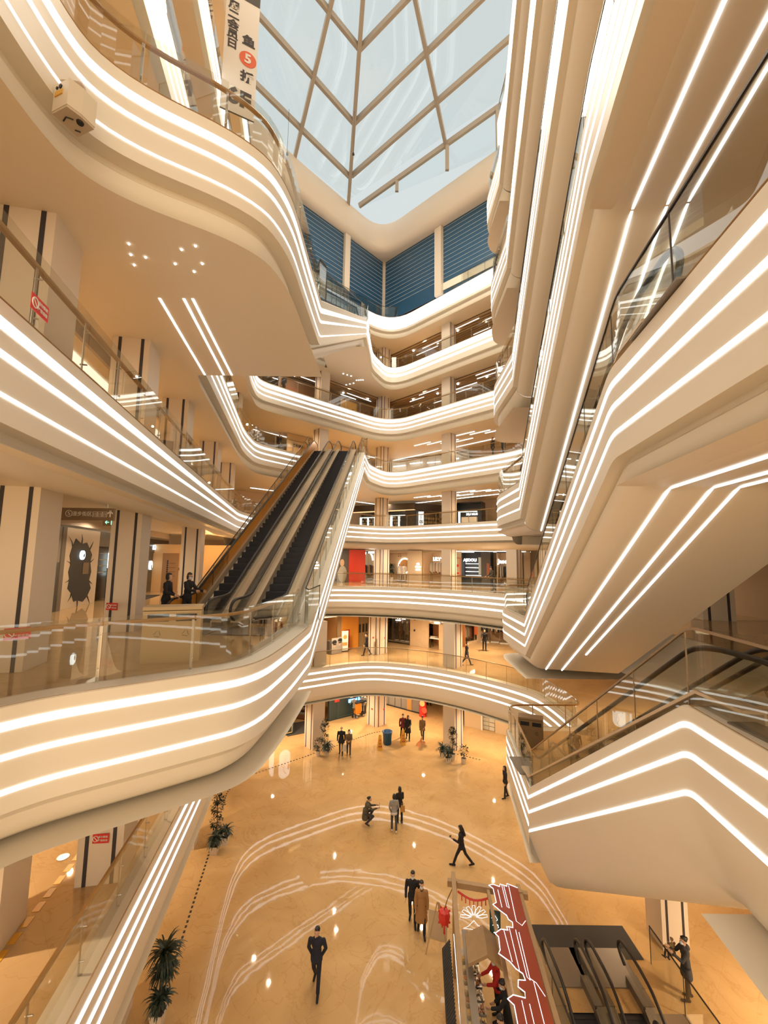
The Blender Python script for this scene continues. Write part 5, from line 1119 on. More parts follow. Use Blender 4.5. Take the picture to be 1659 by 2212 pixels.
s = Shop('beige_stock_shop', WR, -1.2, 3.0, 'beige wall with white boxes stacked in a doorway, ground floor at right', 'shop'); s.multi('wall_panel', [(-1.2, .15, 0, H1 - .05), (1.2, 3, 0, H1 - .05)], pm((.58, .44, .28)), 0, .12); s.box('door_post', .15, .25, 0, H1 - .05, WHITE, .05, .15)
for i in range(8):
    o = MB().box((0, 0, 0), (.42, .34, .26), WR.rz).obj('carton', pm((.60 - .02 * (i % 3), .54, .44))); o.location = WR.pos(.45 + .45 * (i % 2), .15 + .3 * (i // 2), -.25); tag(o, 'white carton stacked in the doorway of the beige wall', 'carton', 'cartons in the beige doorway')
# green corner kiosk at left with lit oval windows
o = thing('green_kiosk', 'dark green kiosk with glowing white oval panels behind the bulging balcony at left', 'kiosk', (-7.46, 31.55, z), 0)
e1, e2 = Vector((.83, .56, 0)), Vector((-.60, .80, 0)); K = 1.25
mb = MB(); P_ = [Vector((0, 0, 0)), e1 * K, e1 * K + e2 * 1.6, e2 * 1.6]; mb.prism([(p.x, p.y) for p in P_], 0, H1); mb.obj('body', GR, o)
OVG = emis('oval_panel_glow', (.82, .93, .93), 1.25)
def onface(e, nrm, x, zz, out): p = e * x + nrm * out; return Vector((p.x, p.y, zz))
for e, nrm, L in ((e1, Vector((e1.y, -e1.x, 0)), K), (e2, Vector((-e2.y, e2.x, 0)), 1.6)):
    pts = []
    for i in range(24): a = 2 * PI * i / 24; pts.append(onface(e, nrm, L / 2 + .42 * math.cos(a), 1.95 + .42 * math.sin(a) + (.55 if math.sin(a) > 0 else -.55), .03))
    if e is e2: pts = pts[::-1]
    MB().poly3(pts, .03).obj('oval_panel', OVG, o)
    x0, x1 = .14, L - .14; mb = MB()
    for a, b in (((x0, .15), (x1, .15)), ((x1, .15), (x1, .75)), ((x1, .75), (x0, .75)), ((x0, .75), (x0, .15))): mb.bar(onface(e, nrm, a[0], a[1], .02), onface(e, nrm, b[0], b[1], .02), .04)
    mb.obj('frame', pm((.55, .38, .16) if e is e1 else (.45, .42, .36)), o)
nrm = Vector((e1.y, -e1.x, 0)); MB().poly3([onface(e1, nrm, .86 + .16 * math.cos(a), 2.15 + .2 * math.sin(a), .05) for a in [-PI / 2 + PI * i / 8 for i in range(9)]], .01).obj('red_bowl', RED, o)
mb = MB()
for (x, zz) in ((.55, 2.3), (.62, 2.45), (.7, 2.55), (.48, 2.1), (.58, 2.15), (.38, 2.0)): mb.ball(onface(e1, nrm, x, zz, .05), .04, 6, 4)
mb.tube([onface(e1, nrm, x, zz, .05) for x, zz in ((.5, 2.0), (.7, 1.95), (.75, 1.7), (.62, 1.5), (.74, 1.2))], .012, 5); mb.obj('flower_drawing', BLACK, o)
WS = Wall((-7.2, 35.2), (-4.8, 34.4), z)
o = thing('wooden_shelf', 'salmon wooden display shelf behind the green kiosk', 'shelf', WS.pos(1.2), WS.rz); MB().box((0, .2, 1.1), (2.2, .08, 2.2)).obj('back', pm((.42, .19, .10)), o)
for v in (.55, .95, 1.35, 1.75): MB().box((0, 0, v), (2.1, .4, .14)).obj('shelf_board', pm((.30, .27, .23)), o)
o = MB().box((0, 0, 0), (2.9, 2.2, .02), .5).obj('floor_mat', MAT_); o.location = (-6.0, 33.4, z + .012); tag(o, 'dark grey mat beside the green kiosk', 'mat')
# ---------------------------------------------------------------- left gallery, third storey
z = Z[3]; WL = Wall((-12.3, 14.4), (-14.7, 24.4), z)
WL.n = -WL.n if WL.n.x < 0 else WL.n
H3L = 3.3; u = lambda w, px, py=1250: w.uv(px, py)[0]
class ShopL(Shop): pass
s = Shop('cracked_wall_art', WL, u(WL, 127), u(WL, 203), 'cream panel painted as a bursting dark hole with a round lit sign, left gallery', 'wall art')
s.box('panel', s.u0, s.u1, 0, H3L, pm((.62, .52, .40)), 0, .1)
hole = [(150, 1180), (158, 1163), (170, 1175), (182, 1172), (188, 1186), (193, 1198), (189, 1214), (191, 1235), (186, 1255), (190, 1270), (182, 1288), (172, 1300), (160, 1297), (152, 1300), (147, 1282), (139, 1272), (143, 1252), (141, 1236), (146, 1218), (144, 1200)]
pts = [(q[0] - s.c, -.115, q[1]) for q in (WL.uv(*h) for h in hole)]; MB().poly3(pts[::-1], .012).obj('painted_hole', pm((.022, .027, .033), .6), s.t)
mb = MB()
for i in range(0, 20, 2): x, y, zz = pts[i]; cx = sum(p[0] for p in pts) / 20; cz = sum(p[2] for p in pts) / 20; dx, dz = x - cx, zz - cz; mb.tube([(x, y, zz), (x + dx * .16 + .05, y, zz + dz * .18), (x + dx * .4, y, zz + dz * .36)], [.03, .018, .004], 5)
mb.obj('painted_crack', pm((.05, .05, .055)), s.t)
c = WL.uv(170, 1199); MB().lathe((c[0] - s.c, -.14, c[1]), [(0, -.04), (.2, -.04), (.2, .04), (0, .04)], 24, Matrix.Rotation(PI / 2, 3, 'X')).obj('round_sign', emis('round_sign_glow', (.85, .97, 1), 1.6), s.t); MB().poly3([(c[0] - s.c + x, -.19, c[1] + y) for x, y in ((0, -.06), (.1, -.1), (.12, .02), (.06, .08), (.03, .0))], .01).obj('silhouette', BLACK, s.t)
cc = WL.uv(178, 1226); s.box('painted_crate', cc[0] - .28, cc[0] + .28, cc[1] - .28, cc[1] + .22, pm((.17, .125, .08)), .12, .02)
s = Shop('grey_door_panel', WL, u(WL, 60), u(WL, 127), 'dark grey double door left of the bursting wall art', 'door'); s.box('upper_panel', s.u0, s.u1, 1.9, H3L, pm((.22, .19, .155)), 0, .1); s.box('door_leaf', s.u0, s.u1 - .3, 0, 1.9, pm((.10, .09, .08)), 0, .08); s.box('jamb', s.u1 - .3, s.u1, 0, H3L, pm((.14, .115, .09)), 0, .14)
s = Shop('dark_game_shop', WL, u(WL, 203), u(WL, 262), 'dark shop with a black red-lit machine and shelves, left gallery', 'shop'); s.box('back_wall', s.u0, s.u1, 0, H3L, pm((.045, .042, .04)), -.3, .1); s.box('head_panel', s.u0, s.u1, 2.6, H3L, pm((.12, .105, .09)), 0, .1); s.multi('shelf', [(u(WL, 206), u(WL, 222), v, v + .04) for v in (1.35, 1.65, 1.95, 2.25)], pm((.30, .26, .2)), -.1, .2); s.box('glow_panel', u(WL, 234), u(WL, 240), 1.15, 2.3, CGLOW, -.1, .05); s.box('floor_runner', s.u0, s.u1, .0, .02, BLACK, 1.0, 1.0)
o = thing('claw_machine', 'black vending machine with a red label in front of the dark shop', 'machine', WL.pos(u(WL, 226), 0, .45), WL.rz); MB().box((0, 0, .78), (.62, .55, 1.56)).obj('cabinet', BLACK, o); MB().box((.1, -.29, .95), (.3, .03, .55)).obj('window', pm((.35, .12, .06), .3, .6), o); MB().box((-.05, -.29, 1.35), (.2, .03, .2)).obj('label_plate', RED, o); MB().box((.1, -.29, .55), (.36, .05, .1)).obj('tray', pm((.25, .05, .03)), o)
WM = Wall((-13.2, 21.2), (-14.6, 27.0), z); 
s = Shop('dark_theatre_shop', WM, u(WM, 310), u(WM, 356), 'dark glazed shop with two round lit signs, left gallery beyond the second column', 'shop'); s.box('wall_panel', s.u0, s.u1, 0, 3.2, pm((.06, .052, .045), .3), 0, .1); s.box('head_panel', s.u0, s.u1, 2.35, 2.75, pm((.10, .09, .08)), .1, .06)
c = WM.uv(320, 1221); MB().lathe((c[0] - s.c, -.14, c[1]), [(0, -.04), (.27, -.04), (.27, .04), (0, .04)], 24, Matrix.Rotation(PI / 2, 3, 'X')).obj('round_sign', emis('round_sign_glow', (.85, .97, 1), 1.6), s.t); MB().poly3([(c[0] - s.c + x, -.19, c[1] + y) for x, y in ((0, -.24), (.15, -.22), (.12, .0), (.04, .08), (-.02, -.05))], .01).obj('silhouette', BLACK, s.t)
c = WM.uv(327, 1182); s.box('lit_sign', c[0] - .3, c[0] + .35, c[1] - .15, c[1] + .13, emis('round_sign_glow', (.85, .97, 1), 1.6), .16, .06); MB().tube([(c[0] - s.c - .16, -.23, c[1] + .08), (c[0] - s.c - .16, -.23, c[1] - .08)], .02, 5).obj('sign_mark', BLACK, s.t)
WE = Wall((-14.6, 26.0), (-9.8, 27.2), z)
s = Shop('lift_lobby_wall', WE, -.3, WE.L, 'orange-lit beige wall marking the lift lobby with a circled 4', 'wall panel'); s.box('panel', -.3, WE.L, 0, 2.9, pm((.66, .44, .22)), 0, .15); s.box('wooden_door', u(WE, 350), u(WE, 385), 0, 2.35, pm((.30, .17, .08)), .15, .05)
c = WE.uv(399, 1217); MB().tube([(c[0] - s.c + .19 * math.cos(a), -.17, c[1] + .19 * math.sin(a)) for a in [i * PI / 14 for i in range(29)]], .018, 5).obj('sign_ring', BLACK, s.t); text_mesh('sign', '4', .3, BLACK, s.t, .01, (c[0] - s.c, -.17, c[1]), bold=.008); text_mesh('sign', '电梯厅', .24, BLACK, s.t, .01, (c[0] - s.c, -.17, c[1] - .38), bold=.004)
s.multi('directory_line', [(u(WE, 360), u(WE, 363), .9 + .13 * i, 1.0 + .13 * i) for i in range(8)] + [(u(WE, 365), u(WE, 378), .93 + .26 * i, .95 + .26 * i) for i in range(4)], BLACK, .2, .01)
lamp('lift_lobby_lamp', 'POINT', (-10.6, 25.2, 0.5), 60, (1, .55, .18), .1)
# ================================================================= props
# hanging 6F banner
a = math.radians(26); bp = Vector((-6.0, 14.6, 17.25))
t = thing('hanging_banner', 'tall cream hanging banner with black brush writing and 6F at its foot', 'banner', bp, a)
BAN = mat('banner_cloth', (.66, .60, .52), .8); INK = mat('ink', (.045, .035, .03), .8); ORB = mat('banner_orange', (.62, .10, .025), .7)
BW = 1.28; MB().box((0, 0, 4.6), (BW, .03, 9.2)).obj('cloth', BAN, t)
MB().box((0, -.02, 6.0), (BW, .012, 1.5)).obj('dark_head_print', mat('banner_dark', (.06, .05, .04), .8), t)
k = text_mesh('writing', '6F', .95, INK, t, .008, (.02, -.022, .72), bold=.04)
for i, ch in enumerate('周二会员日'): text_mesh('writing', ch, .44, INK, t, .008, (-.34, -.022, 4.72 - i * .44), bold=.014)
for ch, v in (('鱼', 3.62), ('折', 1.98)): text_mesh('writing', ch, .52, INK, t, .008, (.28, -.022, v - .2), bold=.018)
MB().lathe((.28, -.02, 2.62), [(0, 0), (.33, 0), (.33, .008), (0, .008)], 24, Matrix.Rotation(PI / 2, 3, 'X') @ Matrix.Diagonal((1, 1.05, 1))).obj('orange_disc', ORB, t); text_mesh('writing', '5', .55, BAN, t, .008, (.28, -.035, 2.62), bold=.02)
MB().tube([(-BW / 2, 0, 0), (BW / 2, 0, 0)], .025, 8).obj('bottom_rod', DARKM, t); mb = MB(); mb.tube([(-.5, 0, 9.2), (-.5, 0, 20)], .008, 4); mb.tube([(.5, 0, 9.2), (.5, 0, 20)], .008, 4); mb.obj('suspension_wire', DARKM, t)
# small second banner standing at the rail below
# red no-leaning stickers
def sticker(pos, rz, label, w=.36, h=.2, tilt=0):
    t = thing('warning_sticker', label, 'sign', pos, rz); MB().box((0, 0, 0), (w, .008, h)).obj('plate', RED, t)
    mb = MB(); mb.tube([(-w * .3 + h * .3 * math.cos(q), -.008, h * .3 * math.sin(q)) for q in [i * PI / 8 for i in range(17)]], .008, 5); mb.tube([(-w * .3 - h * .2, -.008, h * .2), (-w * .3 + h * .2, -.008, -h * .2)], .008, 5); mb.obj('prohibition_mark', WHITE, t)
    text_mesh('writing', '请勿攀爬', h * .26, WHITE, t, .004, (w * .14, -.008, h * .17)); text_mesh('writing', '严禁倚靠', h * .26, WHITE, t, .004, (w * .14, -.008, -h * .2)); return t
for pos, rz, l in (((-4.27, 4.83, Z[4] + .0), math.radians(103), 'red no-climbing sticker on the upper left railing'), ((-7.62, 11.96, Z[3] + .78), -.15, 'red warning sticker on the second grooved column of the left gallery'), ((-6.35, 7.45, Z[3] + .85), .75, 'red warning sticker on the near left railing at the picture edge'),
                   ((-6.45, 10.42, Z[2] + 1.0), .1, 'red warning sticker on the grooved column behind the oak rail'), ((-7.38, 12.50, Z[1] + 1.0), .2, 'red warning sticker on the column near the spiky plants'), ((-8.68, 19.78, Z[1] + 1.0), .2, 'red warning sticker on the middle ground-floor column at left'), ((12.75, 10.0, Z[3] + 1.0), -.25, 'red warning sticker on the grooved column at right')):
    sticker(pos, rz, l)
for (x, y, k, l) in ((-.55, 33.75, 1, 'left'), (.05, 33.75, 1, 'right'), (-.55, 33.75, 2, 'left'), (.05, 33.75, 2, 'right')):
    t = MB().box((0, 0, 0), (.14, .01, .12), PI / 4 * (1 if l == 'right' else -1)).obj('column_sticker', RED); t.location = (x + (-.17 if l == 'left' else .17), y + .12, Z[k] + 1.25); tag(t, 'tiny red sticker on the %s face of the corner column, %s' % (l, nm[k]), 'sticker')
# directional sign, exit sign
t = thing('hanging_sign', 'hanging brown direction sign with white icons in the left gallery', 'sign', (-7.42, 10.07, .82), 0)
MB().box((0, 0, .13), (1.75, .07, .30)).obj('panel', mat('sign_brown', (.20, .14, .085), .4), t)
text_mesh('writing', 'L2', .17, WHITE, t, .006, (-.62, -.04, .13)); text_mesh('writing', '⑤', .2, WHITE, t, .006, (-.20, -.04, .13)); text_mesh('writing', '漫步街区', .12, WHITE, t, .006, (.12, -.04, .13)); text_mesh('writing', '↑', .2, WHITE, t, .006, (.80, -.04, .13), bold=.006)
for x in (.43, .55, .67):
    mb = MB()
    for p, q in (((-.05, -.06), (.05, -.06)), ((.05, -.06), (.05, .06)), ((.05, .06), (-.05, .06)), ((-.05, .06), (-.05, -.06)), ((-.02, -.04), (-.02, .04)), ((.02, -.04), (.02, .04))): mb.bar((x + p[0], -.04, .13 + p[1]), (x + q[0], -.04, .13 + q[1]), .009, .006)
    mb.obj('icon', WHITE, t)
for x in (-.7, .7): MB().tube([(x, 0, .28), (x, 0, .48)], .012, 6).obj('hanger', STEEL, t)
t = thing('exit_sign', 'small green-lit exit sign beside the hanging direction sign', 'sign', (-8.25, 12.6, .88), 0); MB().box((0, 0, .07), (.5, .05, .2)).obj('case', mat('sign_case', (.25, .19, .11), .5), t); text_mesh('writing', '←', .16, emis('exit_green', (.2, 1, .45), 2.5), t, .006, (-.12, -.03, .07)); MB().box((.08, -.03, .07), (.15, .01, .14)).obj('lit_panel', emis('exit_green', (.2, 1, .45), 2.5), t); MB().tube([(0, 0, .16), (0, 0, .38)], .012, 6).obj('hanger', STEEL, t)
# wall-mounted beam detector
rz = math.radians(-20); t = thing('wall_projector', 'cream boxy device with a lens on a bent arm fixed to the wavy balcony', 'device', (-4.74, 5.58, 6.66), rz); t.scale = (1.25, 1.25, 1.25)
DEV = mat('device_cream', (.66, .56, .42), .45); mb = MB(); mb.prism([(-.13, -.16), (.13, -.16), (.17, -.02), (.17, .14), (-.13, .14)], -.17, .17); mb.obj('body', DEV, t); MB().prism([(-.125, -.155), (.125, -.155), (.165, -.02), (.165, .135), (-.125, .135)], -.2, -.17).obj('base_plate', mat('device_shade', (.52, .42, .30), .5), t)
MB().lathe((.09, .02, -.22), [(0, 0), (.035, 0), (.04, .02)], 14).obj('lens', BLACK, t); mb = MB(); mb.tube([(-.08, -.06, -.205), (.0, -.08, -.205), (.05, -.03, -.205)], .008, 5); mb.tube([(-.06, .06, -.205), (-.02, .1, -.205)], .008, 5); mb.obj('slot', BLACK, t)
MB().box((-.03, -.165, .03), (.13, .012, .06)).obj('yellow_label', mat('label_yellow', (.65, .36, .06), .6), t); mb = MB(); mb.lathe((-.07, -.165, .11), [(0, -.006), (.018, -.006), (.018, .006), (0, .006)], 10, Matrix.Rotation(PI / 2, 3, 'X')); mb.lathe((-.01, -.165, .11), [(0, -.006), (.025, -.006), (.025, .006), (0, .006)], 10, Matrix.Rotation(PI / 2, 3, 'X')); mb.obj('button', BLACK, t)
MB().tube(fillet([(.06, .04, .17), (.06, .02, .31), (-.20, -.06, .35), (-.42, -.08, .35)], .07, 4), .042, 10).obj('arm', mat('arm_bronze', (.36, .25, .16), .4), t); MB().tube([(-.36, -.07, .33), (-.05, .03, .17)], .012, 6).obj('cable', BLACK, t)
# recycling bins
BINM = mat('bin_cream', (.50, .36, .19), .5); BINB = mat('bin_brown', (.27, .165, .075), .5)
def bin_(loc, rz, m, label, w, d, h):
    t = thing('recycling_bin', label, 'bin', loc, rz); mb = MB(); mb.box((0, 0, (h - .08) / 2), (w, d, h - .08)); mb.obj('body', m, t); MB().box((0, 0, h - .03), (w * 1.02, d * 1.03, .07)).obj('lid', m, t)
    for x in (-w * .24, w * .24):
        MB().box((x, -d / 2 - .004, h - .22), (w * .36, .02, .15)).obj('opening', BLACK, t); mb = MB()
        for i in range(3): q0, q1 = 2 * PI * i / 3 + PI / 2, 2 * PI * (i + .8) / 3 + PI / 2; mb.bar((x + .07 * math.cos(q0), -d / 2 - .006, h * .52 + .07 * math.sin(q0)), (x + .07 * math.cos(q1), -d / 2 - .006, h * .52 + .07 * math.sin(q1)), .012, .006)
        mb.obj('recycling_mark', DARKM, t)
    return t
bin_((-4.52, 9.25, Z[3]), .32, BINM, 'cream recycling box behind the near left railing at the foot of the escalators', 1.12, .5, 1.15)
bin_((6.15, 17.95, Z[2]), -.35, BINB, 'brown recycling bin with two slots on the right-hand landing', .95, .5, 1.15)
# wet floor signs and bucket
YEL = mat('caution_yellow', (.70, .36, .03), .5)
def wet(loc, rz, label):
    t = thing('wet_floor_sign', label, 'warning sign', loc, rz); h = .95
    for s_ in (-1, 1): MB().add([(-.17, s_ * .2, 0), (.17, s_ * .2, 0), (.09, s_ * .02, h), (-.09, s_ * .02, h), (-.17, s_ * .2 - s_ * .02, 0), (.17, s_ * .2 - s_ * .02, 0), (.09, s_ * .005, h), (-.09, s_ * .005, h)], [(0, 1, 2, 3), (7, 6, 5, 4), (0, 4, 5, 1), (1, 5, 6, 2), (2, 6, 7, 3), (3, 7, 4, 0)]).obj('panel', YEL, t)
    q = text_mesh('writing', '小', .16, mat('caution_red', (.4, .05, .02), .6), t, .006, (0, -.105, .62), (PI / 2 - .19, 0, 0), bold=.006); text_mesh('writing', '心', .16, MATS['caution_red'], t, .006, (0, -.14, .43), (PI / 2 - .19, 0, 0), bold=.006); text_mesh('writing', '地滑', .12, MATS['caution_red'], t, .006, (0, -.175, .25), (PI / 2 - .19, 0, 0), bold=.004); return t
wet((-.05, 29.9, Z[1]), .1, 'yellow wet floor sign left of the blue bucket'); wet((1.55, 30.75, Z[1]), .15, 'yellow wet floor sign in front of the man in dark red')
t = thing('blue_bucket', 'tall blue plastic bin standing on the open floor', 'bucket', (.45, 30.75, Z[1])); MB().lathe((0, 0, 0), [(0, 0), (.25, 0), (.33, .78), (.36, .8), (.36, .86), (.31, .86), (.29, .1), (0, .08)], 24).obj('body', mat('blue_plastic', (.02, .10, .24), .45), t, smooth=True)
# plants
LEAF = mat('dark_leaf', (.018, .034, .016), .5, noise=.35, nscale=9); LEAF2 = mat('spiky_leaf', (.022, .040, .026), .45, noise=.35, nscale=9); POT = mat('white_pot', (.60, .52, .42), .4); SOIL = mat('soil', (.04, .028, .018), .9); STEM = mat('stem', (.12, .08, .045), .7)
def pot(t, r, h, sq=False):
    if sq: MB().add([(x * r * f, y * r * f, zz) for f, zz in ((.75, 0), (1, h), (.9, h), (.85, h - .04)) for x, y in ((-1, -1), (1, -1), (1, 1), (-1, 1))], [(3, 2, 1, 0)] + [(i * 4 + k, i * 4 + (k + 1) % 4, i * 4 + 4 + (k + 1) % 4, i * 4 + 4 + k) for i in range(3) for k in range(4)]).obj('pot', POT, t)
    else: MB().lathe((0, 0, 0), [(0, 0), (r * .72, 0), (r, h), (r * .92, h), (r * .88, h - .05)], 18).obj('pot', POT, t, smooth=False)
    MB().lathe((0, 0, h - .05), [(0, 0), (r * .9, 0), (r * .9, .01), (0, .012)], 14).obj('soil', SOIL, t)
def strap_leaves(t, c, n, L, rr, wd=.035, up=.8):
    mb = MB(); c = Vector(c)
    for i in range(n):
        a_ = rr.uniform(0, 2 * PI); e_ = rr.uniform(-.25, 1.35) * up; l = L * rr.uniform(.7, 1.1); h = Vector((math.cos(a_), math.sin(a_), 0)); sd = Vector((-h.y, h.x, 0)); p = c + Vector((0, 0, rr.uniform(-.08, .08))); pv = []; d = e_
        for k in range(5):
            w_ = wd * (1 - (k / 4.2) ** 2) + .003; pv += [p - sd * w_, p + sd * w_ + Vector((0, 0, .004))]; p = p + (h * math.cos(d) + Vector((0, 0, math.sin(d)))) * l / 4; d -= .42
        mb.add(pv, [(2 * k, 2 * k + 1, 2 * k + 3, 2 * k + 2) for k in range(4)])
    return mb.obj('foliage', LEAF2, t)
def bush_leaves(t, c, n, R_, rr, sz=.09):
    mb = MB(); c = Vector(c)
    for i in range(n):
        v = Vector((rr.gauss(0, 1), rr.gauss(0, 1), rr.gauss(0, 1))).normalized(); p = c + v * R_ * rr.uniform(.35, 1) ** .6; d = (v + Vector((0, 0, -.5 + rr.random()))).normalized(); s_ = d.cross(Vector((rr.random(), rr.random(), 1))).normalized(); q = sz * rr.uniform(.7, 1.3)
        mb.add([p, p + d * q * .5 + s_ * q * .28, p + d * q, p + d * q * .5 - s_ * q * .28], [(0, 1, 2, 3)])
    return mb.obj('foliage', LEAF, t)
PG = 'potted plants around the columns'
def plant(kind, loc, label, seed, sc=1.0):
    rr = random.Random(seed); t = thing('potted_plant', label, 'plant', loc); 
    if kind == 'bushy': pot(t, .17, .34); MB().tube([(0, 0, .3), (.02, 0, .6)], .02, 6).obj('stem', STEM, t); bush_leaves(t, (0, 0, .78), 260, .30, rr)
    if kind == 'spiky': pot(t, .18, .34, sc < 1); MB().tube([(0, 0, .3), (0, 0, .55)], .025, 6).obj('stem', STEM, t); strap_leaves(t, (0, 0, .58), 70, .62 * sc, rr)
    if kind == 'tiered':
        pot(t, .2, .4); MB().tube([(0, 0, .35), (.02, .02, 1.0), (-.02, 0, 1.75)], .022, 6).obj('stem', STEM, t)
        for zz, R_ in ((.85, .27), (1.5, .30), (1.8, .22)): bush_leaves(t, (rr.uniform(-.04, .04), 0, zz), 260, R_, rr)
    if kind == 'palm':
        pot(t, .2, .4); MB().tube([(0, 0, .35), (0, 0, 1.5)], .025, 6).obj('stem', STEM, t)
        strap_leaves(t, (0, 0, 1.45), 110, .62, rr, .026); strap_leaves(t, (0, 0, .98), 130, .52, rr, .026)
    return t
g = Z[1]
plant('bushy', (-4.11, 28.85, g), 'small bushy plant in a white pot, leftmost at the left column', 1); plant('tiered', (-3.80, 29.55, g), 'tall tiered plant behind two pots at the left column', 2); plant('spiky', (-3.52, 28.95, g), 'spiky plant in a white pot right of the tiered plant, left column', 3)
plant('spiky', (4.08, 28.95, g), 'spiky plant in a white pot, leftmost at the right column', 4); plant('spiky', (4.32, 28.2, g), 'small spiky plant in front at the right column', 5, .75); plant('tiered', (4.66, 28.55, g), 'tall tiered plant at the right column', 6); plant('bushy', (5.30, 28.1, g), 'small leafy plant in a white pot, rightmost at the right column', 7)
plant('tiered', (-7.45, 20.5, g), 'tall tiered plant beside the dotted line at left', 8); plant('spiky', (-7.22, 19.75, g), 'small spiky plant in a square white pot beside the dotted line at left', 9, .8); plant('spiky', (-7.0, 20.35, g), 'spiky plant with an orange flower right of the tiered plant at left', 10, .85)
plant('palm', (-6.2, 13.45, g), 'tall double-crowned spiky plant at the lower left', 11); plant('spiky', (-6.08, 13.05, g), 'small spiky plant cut by the bottom edge at lower left', 12, .8)
plant('palm', (u and -9.0, 39.0, Z[3]), 'tall plant at the far left of the third storey', 13) if False else None
q = Wall((0.2, 41.4), (4.4, 38.6), Z[3]); plant('palm', q.pos(q.uv(849, 1240)[0], 0, .3), 'tall leafy plant in front of the round mirror window', 14)
# queue barrier tape lines on the floor
def floor_dashes(pts, m, w, l, gap, label, name):
    P = fillet([(x, y, 0) for x, y in pts], .4, 4); L = path_len(P); mb = MB(); d = 0
    while d < L - l: p, q = sub_path(P, d, d + l)[0], sub_path(P, d, d + l)[-1]; mb.bar(p + Vector((0, 0, .004)), q + Vector((0, 0, .004)), w, .008); d += l + gap
    o = mb.obj(name, m); o.location = (0, 0, g); return tag(o, label, 'floor marking')
floor_dashes([(-6.3, 13.8), (-7.35, 19.3), (-8.45, 24.6), (-8.1, 26.0), (-4.5, 29.1), (-.6, 32.6), (.9, 33.2)], BLACK, .07, .1, .11, 'black dotted line running along the left side of the open floor', 'dotted_line'); floor_dashes([(4.0, 30.0), (6.5, 28.6)], BLACK, .07, .1, .11, 'black dotted line behind the plants at the right column', 'dotted_line')
floor_dashes([(-7.2, 12.4), (-8.45, 16.2), (-9.0, 20.2)], YEL, .12, .2, .12, 'yellow dashed guide strip beside the left ground-floor columns', 'guide_strip')
o = floor_dashes([(-7.0, 8.2), (-7.6, 11.6), (-8.3, 15.0)], YEL, .14, .26, .12, 'yellow dashed guide strip on the lower left gallery floor', 'guide_strip'); o.location = (0, 0, Z[2])
t = thing('floor_socket', 'round brass floor socket on the lower left gallery', 'floor socket', (-7.9, 11.3, Z[2])); MB().lathe((0, 0, 0), [(0, 0), (.13, 0), (.13, .012), (.09, .015), (0, .015)], 20).obj('ring', STEEL, t); MB().lathe((0, 0, .015), [(0, 0), (.05, 0), (.05, .004), (0, .004)], 12).obj('lens', emis('exit_green', (.2, 1, .45), 2.5), t)
o = MB().box((0, 0, 0), (.32, .02, .2), .1).obj('vent_plate', mat('vent_brown', (.22, .15, .09), .5)); o.location = (-3.4, 33.3, Z[3] - .95); tag(o, 'small brown plate on the balcony edge below the red shop', 'plate')
# ================================================================= food stall
TIM = mat('stall_timber', (.36, .22, .10), .55, noise=.18, nscale=5); REDP = mat('stall_red_panel', (.30, .045, .018), .5); NEON = emis('neon_white', (.93, .96, 1.0), 1.6); CORR = mat('corrugated_black', (.025, .023, .022), .5); GREEN = mat('stall_green', (.018, .05, .035), .6)
SB = Vector((2.6, 12.2, g)); t = thing('food_stall', 'timber-framed food stall at the bottom with a red neon roof board', 'food stall', SB)
def S_(x, y, zz): return Vector((x, y, zz)) - SB
zt = -10.3
for (x, y) in ((2.42, 14.5), (4.38, 14.1)): MB().bar(S_(x, y, g), S_(x, y, zt + .12), .13, .13, up=(0, 1, 0)).obj('post', TIM, t)
MB().bar(S_(2.2, 14.56, zt), S_(4.6, 14.06, zt), .15, .17).obj('cross_beam', TIM, t); MB().bar(S_(2.42, 14.8, zt + .08), S_(1.78, 9.2, zt + .08), .13, .15).obj('side_beam', TIM, t); MB().bar(S_(4.4, 14.4, zt + .02), S_(3.9, 9.2, zt + .02), .12, .14).obj('side_beam', TIM, t); MB().bar(S_(3.42, 14.3, zt), S_(3.0, 9.2, zt), .09, .1).obj('side_beam', TIM, t)
mb = MB(); pr = []
for i in range(46): a_, b_ = i / 46, (i + .5) / 46; mb.bar(S_(2.12 - .40 * a_, 13.6 - 4.4 * a_, -11.2), S_(1.92 - .40 * a_, 13.55 - 4.4 * a_, -11.45), .055, .03)
mb.obj('awning_rib', CORR, t); MB().add([S_(2.13, 13.7, -11.23), S_(1.72, 9.2, -11.23), S_(1.50, 9.2, -11.5), S_(1.90, 13.7, -11.5), S_(2.13, 13.7, -11.27), S_(1.72, 9.2, -11.27), S_(1.50, 9.2, -11.54), S_(1.90, 13.7, -11.54)], [(0, 1, 2, 3), (7, 6, 5, 4), (0, 3, 7, 4), (1, 0, 4, 5), (2, 1, 5, 6), (3, 2, 6, 7)]).obj('awning', mat('awning_dark', (.012, .011, .011), .6), t)
MB().bar(S_(2.22, 13.5, -10.95), S_(1.85, 9.8, -10.95), .014, .016).obj('light_tube', NEON, t)
